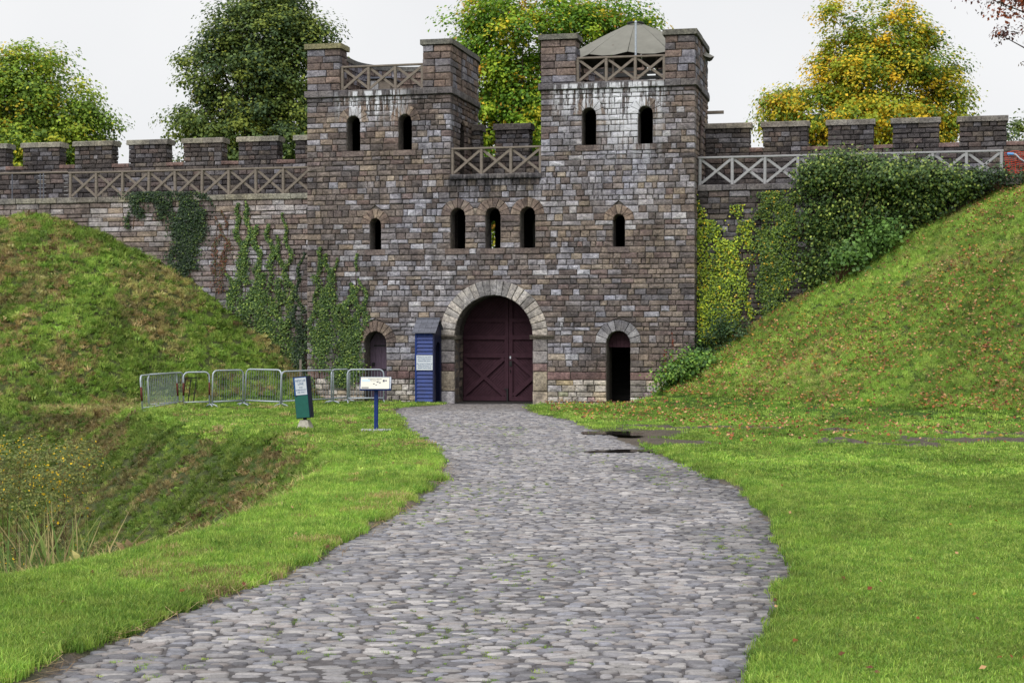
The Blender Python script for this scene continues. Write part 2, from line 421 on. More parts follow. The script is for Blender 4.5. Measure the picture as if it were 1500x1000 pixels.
def quads_mesh(name, P0, P1, P2, P3, cols):
    n = len(P0)
    v = np.empty((n, 4, 3), np.float32); v[:, 0] = P0; v[:, 1] = P1; v[:, 2] = P2; v[:, 3] = P3
    m = bpy.data.meshes.new(name)
    m.vertices.add(n * 4); m.vertices.foreach_set('co', v.ravel())
    m.loops.add(n * 4); m.loops.foreach_set('vertex_index', np.arange(n * 4, dtype=np.int32))
    m.polygons.add(n); m.polygons.foreach_set('loop_start', np.arange(0, n * 4, 4, dtype=np.int32)); m.polygons.foreach_set('loop_total', np.full(n, 4, np.int32))
    at = m.color_attributes.new('Col', 'FLOAT_COLOR', 'POINT')
    cc = np.ones((n, 4, 4), np.float32); cc[:, :, :3] = cols[:, None, :]; at.data.foreach_set('color', cc.ravel())
    m.update(calc_edges=True); m.validate(); return m
def leaf_quads(name, pos, nrm, size, cols, aspect=.62, fold=.0):
    """pointed leaves: diamonds with the widest point nearer the stalk"""
    n = len(pos)
    nrm = nrm / (np.linalg.norm(nrm, axis=1, keepdims=True) + 1e-9)
    r = rng.normal(size=(n, 3)); t = np.cross(nrm, r); t /= np.linalg.norm(t, axis=1, keepdims=True) + 1e-9
    b = np.cross(nrm, t)
    s = np.asarray(size)[:, None]
    return quads_mesh(name, pos - t * s * .5, pos - t * s * .05 + b * s * aspect * .5 + nrm * s * .08, pos + t * s * .5, pos - t * s * .05 - b * s * aspect * .5 + nrm * s * .08, cols)

# ------------------------------------------------------------------ ground
def axis(segs):
    out = []
    for a, b, st in segs: out += list(np.arange(a, b, st))
    return np.array(out + [segs[-1][1]])
gx = axis([(-1500, -200, 130), (-200, -60, 14), (-60, -24, 2), (-24, -13, .4), (-13, 13, .14), (13, 24, .4), (24, 60, 2), (60, 200, 14), (200, 1500, 130)])
gy = axis([(-300, -20, 40), (-20, 6, 2), (6, 56, .14), (56, 64, .5), (64, 100, 4), (100, 300, 20), (300, 2500, 220)])
GX, GY = np.meshgrid(gx, gy)
GZ = height(GX, GY)
def pal(*cs): return np.array([lin(*c) for c in cs])
def ground_colour(x, y):
    zl, zr = mounds(x, y); sd = ditch_sd(x, y)
    lawn = np.array((.055, .105, .018)); rough = np.array((.068, .080, .030)); soil = np.array((.105, .083, .064))
    k = np.clip(sstep(.1, .9, zl) + sstep(-8.5, -10.5, x) * (y > 38) + sstep(.3, 1.5, sd) + .75 * sstep(.3, 1.5, zr), 0, 1)[..., None]
    c = lawn * (1 - k) + rough * k
    m = mud_mask(x, y)[..., None]
    return c * (1 - m) + soil * m, m[..., 0]
gcol, gmud = ground_colour(GX, GY)
ny, nx = GX.shape
gm = bpy.data.meshes.new('ground')
vv = np.stack([GX, GY, GZ], -1).reshape(-1, 3).astype(np.float32)
gm.vertices.add(len(vv)); gm.vertices.foreach_set('co', vv.ravel())
ii = (np.arange(ny - 1)[:, None] * nx + np.arange(nx - 1)[None, :]).ravel()
qi = np.stack([ii, ii + 1, ii + 1 + nx, ii + nx], -1).astype(np.int32)
gm.loops.add(qi.size); gm.loops.foreach_set('vertex_index', qi.ravel())
gm.polygons.add(len(qi)); gm.polygons.foreach_set('loop_start', np.arange(0, qi.size, 4, dtype=np.int32)); gm.polygons.foreach_set('loop_total', np.full(len(qi), 4, np.int32))
ca = gm.color_attributes.new('Col', 'FLOAT_COLOR', 'POINT')
cc = np.ones((len(vv), 4), np.float32); cc[:, :3] = gcol.reshape(-1, 3); ca.data.foreach_set('color', cc.ravel())
wa = gm.attributes.new('wet', 'FLOAT', 'POINT'); wa.data.foreach_set('value', gmud.ravel().astype(np.float32))
gm.update(calc_edges=True); gm.polygons.foreach_set('use_smooth', [True] * len(gm.polygons))
single('ground', gm, M_ground, 'grassy castle ground with banks and a dry ditch', 'ground', kind='structure')

# ------------------------------------------------------------------ cobbled path
PATH_END = 52.9
ys = np.arange(7.6, PATH_END + .01, .2)
pv = []; pf = []
for y in ys:
    xl, xr = float(path_l(y)) - .05, float(path_r(y)) + .05
    for k in range(7): pv.append((xl + (xr - xl) * k / 6, y, -.026 + .015 * math.sin(math.pi * k / 6)))
for i in range(len(ys) - 1):
    for k in range(6): pf.append((i * 7 + k, i * 7 + k + 1, i * 7 + k + 8, i * 7 + k + 7))
pm = MB(); pm.add(pv, pf, (.03, .028, .028))
path = single('path', pm, M_bed, 'winding cobbled path leading to the gate', 'path', kind='structure')
BASE[path.name] = (0, 0, 0)

cob_pal = pal((146, 143, 145), (132, 130, 134), (156, 152, 152), (116, 114, 119), (144, 137, 135), (130, 130, 138), (168, 164, 163), (102, 100, 105))
def cobble(mb, cx, cy, a, b, h, rot, col, z0):
    n = 8 if cy < 19 else 6; vs = []; e = random.uniform(.55, .9); jit = [random.uniform(.84, 1.12) for _ in range(n)]
    tx, ty = random.uniform(-.06, .06), random.uniform(-.08, .08)
    cr_, sr_ = math.cos(rot), math.sin(rot)
    for (sc, hz) in ((1.0, -.03), (.95, .5 * h), (.76, h * .94)):
        for k in range(n):
            t = 2 * math.pi * (k + .5) / n
            c_, s_ = math.cos(t), math.sin(t)
            px = math.copysign(abs(c_) ** e, c_) * a * sc * jit[k]; py = math.copysign(abs(s_) ** e, s_) * b * sc * jit[k]
            vs.append((cx + px * cr_ - py * sr_, cy + px * sr_ + py * cr_, z0 + hz + (px * tx + py * ty if hz > 0 else 0)))
    vs.append((cx, cy, z0 + h))
    fs = []
    for r_ in (0, 1):
        for k in range(n): fs.append((r_ * n + k, r_ * n + (k + 1) % n, r_ * n + n + (k + 1) % n, r_ * n + n + k))
    for k in range(n): fs.append((2 * n + k, 2 * n + (k + 1) % n, 3 * n))
    mb.add(vs, fs, col)
cobbles = []; gaps = []
y = 7.9; row = 0
while y < 51.9:
    dy = random.uniform(.062, .088)
    xl, xr = float(path_l(y)), float(path_r(y))
    x = xl + random.uniform(0, .12)
    while x < xr - .05:
        wd = random.choice((.09, .11, .13, .15, .17, .21)) * random.uniform(.9, 1.14)
        cx = x + wd / 2; cy = y + .09 * math.sin(cx * 1.1 + y * .23) + .04 * math.sin(cx * 3.1 + y) + random.uniform(-.014, .014)
        edge = min(cx - xl, xr - cx); md = float(fbm(cx * .8, cy * .5))
        sunk = max(0, .25 - edge) / .25 + (.35 if (md > .66) else 0) + (.75 if (xr - cx) < 1.1 + .8 * (md - .5) and 12 < y < 27 and md > .42 else 0)
        if random.random() > .035 + .25 * max(0, sunk - .8):
            base = cob_pal[random.randrange(len(cob_pal))] * random.uniform(.74, 1.16) * .93
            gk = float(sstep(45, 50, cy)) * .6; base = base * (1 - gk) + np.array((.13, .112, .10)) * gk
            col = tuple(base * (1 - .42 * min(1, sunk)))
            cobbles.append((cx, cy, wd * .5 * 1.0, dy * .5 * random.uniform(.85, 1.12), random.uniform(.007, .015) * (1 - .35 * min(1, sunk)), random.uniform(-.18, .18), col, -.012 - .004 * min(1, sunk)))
        gaps.append((x, cy + dy * .5))
        x += wd + random.uniform(.002, .02)
    y += dy; row += 1
print('cobbles', len(cobbles))
shown = [c for c in cobbles if abs(c[0]) < .302 * c[1] and c[1] > 9.75]
first = set(id(c) for c in sorted(shown, key=lambda c: c[1])[:300])
rest = MB()
for c in cobbles:
    if id(c) in first:
        one = MB(); cobble(one, *c)
        me = one.mesh('cobblestone', True, (c[0], c[1], 0)); me.materials.append(M_cobble)
        o = bpy.data.objects.new('cobblestone', me); C.objects.link(o); o.parent = path; o.location = (c[0], c[1], 0)
    else: cobble(rest, *c)
part('cobblestones', rest, M_cobble, path, True, kind='stuff')

# ------------------------------------------------------------------ masonry
def stone_shape(mb, M, s0b, s1b, s0t, s1t, z0, z1, front, back, col, js=.010, jz=.009, rough=.012, bev=.02):
    wdt = max(s1b - s0b, s1t - s0t); j = min(js, wdt * .2); hz = z1 - z0
    s0b += j; s0t += j; s1b -= j; s1t -= j
    if s1t < s0t: s0t = s1t = (s0t + s1t) / 2
    if s1b < s0b: s0b = s1b = (s0b + s1b) / 2
    z0 += jz; z1 -= jz
    r = lambda k: random.uniform(-k, k)
    cs = [(s0b + r(.008), z0 + r(.008)), (s1b + r(.008), z0 + r(.008)), (s1t + r(.008), z1 + r(.008)), (s0t + r(.008), z1 + r(.008))]
    mid = (sum(c[0] for c in cs) / 4, sum(c[1] for c in cs) / 4)
    bs = min(.5, bev / max(.03, (wdt * .5))) if js > .004 else .12
    bz = min(.5, bev / (hz * .5))
    inner = [(c[0] + (mid[0] - c[0]) * bs, c[1] + (mid[1] - c[1]) * bz) for c in cs]
    vs = [M(c[0], back, c[1]) for c in cs] + [M(c[0], front - bev * .8, c[1]) for c in cs] + [M(c[0], front + r(rough), c[1]) for c in inner] + [M(mid[0] + r(.1) * (cs[1][0] - cs[0][0]), front + abs(r(rough)) * 1.3, mid[1])]
    fs = [(0, 1, 5, 4), (1, 2, 6, 5), (2, 3, 7, 6), (3, 0, 4, 7), (4, 5, 9, 8), (5, 6, 10, 9), (6, 7, 11, 10), (7, 4, 8, 11), (8, 9, 12), (9, 10, 12), (10, 11, 12), (11, 8, 12)]
    mb.add(vs, fs, col)
class Masonry:
    """collects the stones of one thing: the largest 300 in view become objects, the rest one stonework mesh"""
    def __init__(s, root, mat): s.root = root; s.mat = mat; s.items = []; s.hidden = {}
    def add(s, mb, area, parent=None, big=True): s.items.append((area if big else 0, mb, parent or s.root))
    def finish(s, limit=300):
        order = sorted(range(len(s.items)), key=lambda i: -s.items[i][0])
        top = set(i for i in order[:limit] if s.items[i][0] > 0)
        joined = {}
        for i, (a, mb, par) in enumerate(s.items):
            if i in top:
                v = np.array(mb.v); c = tuple(v.mean(axis=0)); b = BASE[par.name]
                me = mb.mesh('stone', False, c); me.materials.append(s.mat)
                o = bpy.data.objects.new('stone', me); C.objects.link(o); o.parent = par
                o.location = (c[0] - b[0], c[1] - b[1], c[2] - b[2])
            else:
                J = joined.setdefault(par.name, (par, MB()))[1]
                k = len(J.v); J.v.extend(mb.v); J.c.extend(mb.c); J.f.extend([tuple(q + k for q in f) for f in mb.f])
        for par, J in joined.values(): part('stonework', J, s.mat, par, kind='stuff')

PAL_MAIN = [((100, 92, 90), 5), ((112, 108, 112), 4), ((128, 129, 140), 2.6), ((144, 147, 156), .6), ((116, 103, 90), 2.6), ((128, 114, 96), 1.2), ((92, 79, 75), 3.0), ((106, 88, 84), 1.4), ((78, 72, 72), 2.0), ((140, 126, 106), .5)]
PAL_BLUE = [((118, 118, 128), 4), ((134, 136, 148), 3.4), ((146, 149, 158), 1.0), ((102, 98, 102), 3), ((112, 100, 92), 1.6), ((96, 84, 80), 1.5), ((128, 116, 100), .8)]
PAL_BROWN = [((104, 92, 84), 4), ((116, 101, 88), 3), ((92, 79, 73), 4), ((82, 74, 72), 2), ((126, 110, 92), 1.4), ((112, 108, 112), 1.6), ((106, 86, 80), 1.4)]
PAL_TOP2 = [((104, 92, 86), 4), ((114, 112, 118), 3), ((94, 80, 74), 3), ((84, 80, 82), 2), ((122, 104, 92), 1.6)]
PAL_PALE = [((160, 155, 145), 4), ((176, 172, 166), 3), ((140, 133, 121), 3), ((150, 150, 156), 2), ((166, 151, 126), 2), ((120, 114, 108), 2)]
PAL_RED = [((106, 76, 74), 4), ((96, 70, 69), 3), ((114, 86, 82), 2), ((100, 88, 86), 1)]
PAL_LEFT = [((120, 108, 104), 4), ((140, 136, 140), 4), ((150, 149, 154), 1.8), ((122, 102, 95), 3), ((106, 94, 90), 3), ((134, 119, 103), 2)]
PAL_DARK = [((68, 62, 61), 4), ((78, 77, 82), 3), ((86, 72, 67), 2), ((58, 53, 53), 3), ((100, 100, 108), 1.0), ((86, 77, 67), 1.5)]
PAL_TOWER_TOP = [((108, 90, 80), 5), ((112, 112, 123), 3.5), ((96, 79, 71), 4), ((86, 82, 86), 2), ((124, 101, 87), 1.6)]
def pick(p):
    t = random.random() * sum(w for _, w in p)
    if p is PAL_PALE and random.random() < .25: return tuple(v * random.uniform(.5, .8) * GAIN for v in lin(*p[0][0]))
    for c, w in p:
        t -= w
        if t <= 0: break
    k = random.uniform(.87, 1.13); g_ = sum(c) / 3; c = tuple(v * .58 + g_ * .34 * t_ + m_ * .08 for v, t_, m_ in zip(c, (1.01, .985, 1.02), (112, 108, 109)))
    return tuple(v * k * GAIN for v in lin(*c))
GAIN = 1.6
def courses(levels, hmin=.17, hmax=.26):
    out = []
    for a, b in zip(levels[:-1], levels[1:]):
        n = max(1, round((b - a) / random.uniform(.155, .185)))
        hs_ = [random.uniform(.78, 1.22) for _ in range(n)]; t = sum(hs_); z = a
        for h in hs_: out.append((z, z + h * (b - a) / t)); z += h * (b - a) / t
    return out
# openings in the front: (u centre, half width, springing height, sill height, ring radius, number of ring stones)
OPEN = {
 'uw1': (-4.53, .215, 8.765, 7.86, .50, 7), 'uw2': (-2.84, .215, 8.765, 7.86, .50, 7), 'uw3': (2.99, .215, 8.785, 7.86, .50, 7), 'uw4': (4.72, .22, 8.785, 7.86, .50, 7),
 'lw': (-3.81, .18, 5.57, 4.765, .47, 7), 'rw': (3.91, .18, 5.57, 4.765, .47, 7),
 'c1': (-1.14, .235, 5.785, 4.765, .53, 8), 'c2': (-.02, .235, 5.785, 4.765, .53, 8), 'c3': (1.075, .235, 5.785, 4.765, .53, 8),
 'gate': (0.0, 1.235, 2.08, -.25, 1.70, 23), 'ld': (-3.81, .36, 1.85, -.25, .68, 11), 'rd': (3.89, .365, 1.85, -.25, .70, 9)}
def blocked(z):
    """intervals along the front that are opening or arch ring at height z"""
    out = []
    for k, (u, r, zs, sl, RR, n) in OPEN.items():
        if z < sl or z > zs + RR: continue
        if z <= zs + 1e-6: h = RR if k == 'gate' else r
        else: h = math.sqrt(max(0, RR * RR - (z - zs) ** 2))
        out.append((u - h, u + h, k))
    return sorted(out)
UL, UR, ILU, IRU = -6.05, 6.2, -1.38, 1.51            # outer and inner edges of the two towers
gh = gthing('gatehouse', 0, 0, 0, 'twin-towered stone gatehouse with a big round-arched gateway', 'gatehouse')
ms = Masonry(gh, M_stone)
Mfront = lambda s, d, z: (s, -d, z)
LV = [-.12, .36, .72, .97, 1.85, 2.08, 2.8, 3.8, 4.765, 5.57, 5.785, 6.32, 6.9]
LVT = [6.9, 7.86, 8.765, 9.29, 9.56]
crs = courses(LV) + courses(LVT)
QUOIN = {}
def lay(M, z0, z1, a, b, pal_, masonry, parent=None, front=.02, back=-.06, lmin=.26, lmax=.75, big=True, cuts=(), cutst=(), qa=None, qb=None):
    """one course from a to b around the cut intervals (bottom cuts, top cuts)"""
    by_place = pal_ is None
    segs = []; p0, p1 = a, a
    for (c0, c1), (t0, t1) in zip(cuts, cutst):
        segs.append((p0, c0, p1, t0)); p0, p1 = c1, t1
    segs.append((p0, b, p1, b))
    for si, (sb, eb, st, et) in enumerate(segs):
        Lb, Lt = eb - sb, et - st
        if max(Lb, Lt) < .05: continue
        n = max(1, round(max(Lb, Lt) / (random.uniform(lmin, lmax))))
        ws = [random.uniform(.6, 1.5) for _ in range(n)]; tot = sum(ws); acc = 0
        for i, wv in enumerate(ws):
            f0, f1 = acc / tot, (acc + wv) / tot; acc += wv
            # inner joints are upright: blend the slanted ends only at the segment's ends
            def edge(f, i_):
                if i_ == 0: return sb, st
                if i_ == n: return eb, et
                m = max(sb, st) + (min(eb, et) - max(sb, st)) * f
                return m, m
            (x0b, x0t), (x1b, x1t) = edge(f0, i), edge(f1, i + 1)
            mb = MB(); bk = back
            if qa is not None and si == 0 and i == 0: bk = -qa
            if qb is not None and si == len(segs) - 1 and i == n - 1: bk = -qb
            if by_place:
                q_ = float(fbm((x0b + x1b) * .14 + 3.7, z0 * .42 + 1.2)) + random.uniform(-.13, .13)
                pal_ = PAL_BLUE if q_ > .56 else PAL_BROWN if q_ < .45 else PAL_MAIN
            ar = (max(x1b, x1t) - min(x0b, x0t)) * (z1 - z0)
            stone_shape(mb, M, x0b, x1b, x0t, x1t, z0, z1, front + random.uniform(-.008, .012), bk, pick(pal_))
            masonry.add(mb, ar, parent, big)
for ci, (z0, z1) in enumerate(crs):
    bb, bt = blocked(z0 + 1e-3), blocked(z1 - 1e-3)
    dt = {k: (a, b) for a, b, k in bt}; db = {k: (a, b) for a, b, k in bb}
    spans = [(UL - .02, UR + .02)] if z1 < 6.95 else [(UL - .02, ILU + .02), (IRU - .02, UR + .02)]
    q = .42 if ci % 2 else .24; QUOIN[round(z0, 4)] = q
    for a, b in spans:
        ks = [k for k in sorted(set(dt) | set(db), key=lambda k: OPEN[k][0]) if a < OPEN[k][0] < b]
        cb, ct = [], []
        for k in ks:
            u = OPEN[k][0]
            cb.append(db.get(k, (u, u))); ct.append(dt.get(k, (u, u)))
            if k not in db: cb[-1] = ct[-1]
        zm = (z0 + z1) / 2
        if zm < .72: pl, l0, l1 = PAL_PALE, .2, .42
        elif zm < .97: pl, l0, l1 = PAL_RED, .4, .9
        elif zm > 9.0: pl, l0, l1 = PAL_TOP2, .24, .5
        else: pl, l0, l1 = None, .2, .46
        lay(Mfront, z0, z1, a, b, pl, ms, None, .02, -.06, l0, l1, True, cb, ct, q, q)

def poly_core(outline, holes, M, d0, d1):
    bm = bmesh.new()
    for lp in [outline] + holes:
        vs_ = [bm.verts.new((p[0], p[1], 0)) for p in lp]
        for i in range(len(vs_)): bm.edges.new((vs_[i], vs_[(i + 1) % len(vs_)]))
    bmesh.ops.triangle_fill(bm, use_beauty=True, use_dissolve=False, edges=bm.edges[:])
    fl = bm.faces[:]
    ret = bmesh.ops.extrude_face_region(bm, geom=fl)
    nv = set(e for e in ret['geom'] if isinstance(e, bmesh.types.BMVert))
    mb = MB(); idx = {}
    bm.verts.index_update()
    for v in bm.verts: idx[v] = len(mb.v); mb.v.append(M(v.co.x, d1 if v in nv else d0, v.co.y)); mb.c.append((.05, .045, .045))
    for f in bm.faces: mb.f.append(tuple(idx[v] for v in f.verts))
    # side walls of the extrusion come from extrude_face_region only along the boundary; the original faces were kept
    bm.free(); return mb
def arch_loop(u, r, zs, sl, n=14):
    pts = [(u - r, sl), (u + r, sl)]
    for i in range(n + 1):
        t = math.pi * i / n
        pts.append((u + r * math.cos(t), zs + r * math.sin(t)))
    return pts
def fix_normals(o):
    bm = bmesh.new(); bm.from_mesh(o.data); bmesh.ops.remove_doubles(bm, verts=bm.verts, dist=1e-5); bmesh.ops.recalc_face_normals(bm, faces=bm.faces); bm.to_mesh(o.data); bm.free()
front_outline = [(UL, -.3), (UR, -.3), (UR, 9.6), (IRU, 9.6), (IRU, 6.9), (ILU, 6.9), (ILU, 9.6), (UL, 9.6)]
M_core = stone_material('mortar_and_rubble', False)
core = poly_core(front_outline, [arch_loop(*v[:4]) for v in OPEN.values()], Mfront, -.035, -.55)
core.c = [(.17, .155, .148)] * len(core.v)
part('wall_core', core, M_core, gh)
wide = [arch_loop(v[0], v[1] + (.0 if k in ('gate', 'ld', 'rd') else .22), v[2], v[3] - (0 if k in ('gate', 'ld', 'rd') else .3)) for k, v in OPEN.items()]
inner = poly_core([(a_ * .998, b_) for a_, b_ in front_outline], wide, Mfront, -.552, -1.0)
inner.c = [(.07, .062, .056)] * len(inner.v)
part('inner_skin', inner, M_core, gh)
# arch rings, each ring stone a piece of its own
RING = {'gate': [((150, 147, 141), 4), ((130, 128, 126), 3), ((162, 156, 144), 2), ((112, 110, 108), 1.5)], 'rd': [((128, 129, 135), 4), ((112, 112, 118), 3)]}
RING_D = [((118, 98, 84), 4), ((104, 86, 76), 3), ((130, 112, 94), 2)]
for k, (u, r, zs, sl, RR, n) in OPEN.items():
    Mp = lambda s, d, z, u=u, zs=zs: (u + z * math.cos(math.pi - s), -d, zs + z * math.sin(math.pi - s))
    for i in range(n):
        mb = MB(); a0, a1 = math.pi * i / n, math.pi * (i + 1) / n
        stone_shape(mb, Mp, a0, a1, a0, a1, r - .004, RR + .01, .034 if k != 'gate' else .05, -.3, pick(RING.get(k, RING_D)), .008 / RR, .008, .006, .014)
        part('voussoir', mb, M_stone, gh)
# gate piers: dressed blocks either side of the gateway, then the impost mouldings
for sgn in (-1, 1):
    for z0, z1, pl in ((-.12, .36, PAL_PALE), (.36, .97, [((150, 136, 108), 3)]), (.97, 1.22, PAL_RED), (1.22, 1.6, [((128, 124, 124), 3)]), (1.6, 1.97, [((120, 116, 114), 3)])):
        a, b = (-1.70, -1.235) if sgn < 0 else (1.235, 1.70)
        mb = MB(); stone_shape(mb, Mfront, a, b, a, b, z0, z1, .03, -.4, pick(pl)); part('pier_stone', mb, M_stone, gh)
    mb = MB()
    a, b = (-1.78, -1.16) if sgn < 0 else (1.16, 1.92)
    for zz0, zz1, pr in ((1.97, 2.02, .06), (2.02, 2.06, .10), (2.06, 2.09, .13)): mb.box(a, b, -pr, .5 + pr, zz0, zz1 - .002, lin(120, 114, 106))
    part('impost', mb, M_stone, gh)
    # stones lining the passage behind the ring
    z = -.1
    while z < 1.9:
        h = random.uniform(.22, .3)
        for (w0, w1) in ((.06, .5), (.5, .98)):
            mb = MB(); sx = -1.235 if sgn < 0 else 1.235
            Mj = (lambda s, d, zz: (-1.235 + d, s, zz)) if sgn < 0 else (lambda s, d, zz: (1.235 - d, s, zz))
            stone_shape(mb, Mj, w0, w1, w0, w1, z, min(z + h, 1.97), .0, -.1, pick([((112, 96, 78), 3), ((92, 80, 70), 3)]))
            ms.add(mb, 0, None, False)
        z += h
# sills
for k in ('uw1', 'uw2', 'uw3', 'uw4', 'lw', 'rw', 'c1', 'c2', 'c3'):
    u, r, zs, sl, RR, n = OPEN[k]
    mb = MB(); mb.box(u - r - .16, u + r + .14, -.05, .3, sl - .17, sl - .004, pick([((98, 84, 79), 3)])); part('window_sill', mb, M_stone, gh)
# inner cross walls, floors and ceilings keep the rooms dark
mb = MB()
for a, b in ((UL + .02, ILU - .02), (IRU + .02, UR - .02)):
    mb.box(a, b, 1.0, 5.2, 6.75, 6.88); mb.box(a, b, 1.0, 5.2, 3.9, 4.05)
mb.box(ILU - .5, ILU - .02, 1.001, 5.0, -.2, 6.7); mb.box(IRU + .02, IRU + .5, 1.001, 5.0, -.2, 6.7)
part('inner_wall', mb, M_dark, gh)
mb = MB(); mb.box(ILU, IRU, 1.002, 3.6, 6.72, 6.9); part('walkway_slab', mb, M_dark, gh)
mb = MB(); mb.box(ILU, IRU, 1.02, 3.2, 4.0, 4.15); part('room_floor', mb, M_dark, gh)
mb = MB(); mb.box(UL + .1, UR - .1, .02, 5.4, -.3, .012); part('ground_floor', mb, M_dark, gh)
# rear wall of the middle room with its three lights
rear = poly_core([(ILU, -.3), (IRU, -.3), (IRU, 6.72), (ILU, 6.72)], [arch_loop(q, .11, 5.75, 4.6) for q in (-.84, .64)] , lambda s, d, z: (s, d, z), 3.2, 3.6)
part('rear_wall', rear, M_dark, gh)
# string course, ledge
CORN = [((92, 90, 94), 4), ((104, 100, 100), 3), ((84, 80, 82), 2)]
def coping_run(M, s0, s1, z0, z1, d0, d1, root, name='cornice_stone', step=.55, pal_=CORN, mat=None):
    n = max(1, round((s1 - s0) / step))
    for i in range(n):
        mb = MB(); a = s0 + (s1 - s0) * i / n; b = s0 + (s1 - s0) * (i + 1) / n
        stone_shape(mb, M, a, b, a, b, z0, z1, d0, d1, pick(pal_), .005, .004, .006, .015)
        part(name, mb, mat or M_stone, root)
coping_run(Mfront, ILU + .0, IRU - .0, 6.9, 7.06, .09, -1.2, gh, 'ledge_stone', .42)
# tower shafts: a path up the inner side, round the back and forward again
BK, BR = 3.2, 2.3
def tower_path(a, b):
    uc, hw = (a + b) / 2, (b - a) / 2
    pts = [(b, 0.0), (b, 1.6), (b, BK)]
    for i in range(1, 24):
        t = math.pi * i / 24; pts.append((uc + hw * math.cos(t), BK + BR * math.sin(t)))
    pts += [(a, BK), (a, 1.6), (a, 0.0)]
    L_ = [0]
    for p, q in zip(pts[:-1], pts[1:]): L_.append(L_[-1] + math.hypot(q[0] - p[0], q[1] - p[1]))
    P_ = np.array(pts); L_ = np.array(L_)
    def M(s, d, z):
        s = min(max(s, 0), L_[-1])
        x = float(np.interp(s, L_, P_[:, 0])); y_ = float(np.interp(s, L_, P_[:, 1]))
        e = .05; x2 = float(np.interp(min(s + e, L_[-1]), L_, P_[:, 0])); y2 = float(np.interp(min(s + e, L_[-1]), L_, P_[:, 1]))
        x1 = float(np.interp(max(s - e, 0), L_, P_[:, 0])); y1 = float(np.interp(max(s - e, 0), L_, P_[:, 1]))
        tx, ty = x2 - x1, y2 - y1; l = math.hypot(tx, ty)
        return (x + ty / l * d, y_ - tx / l * d, z)
    return M, float(L_[-1])
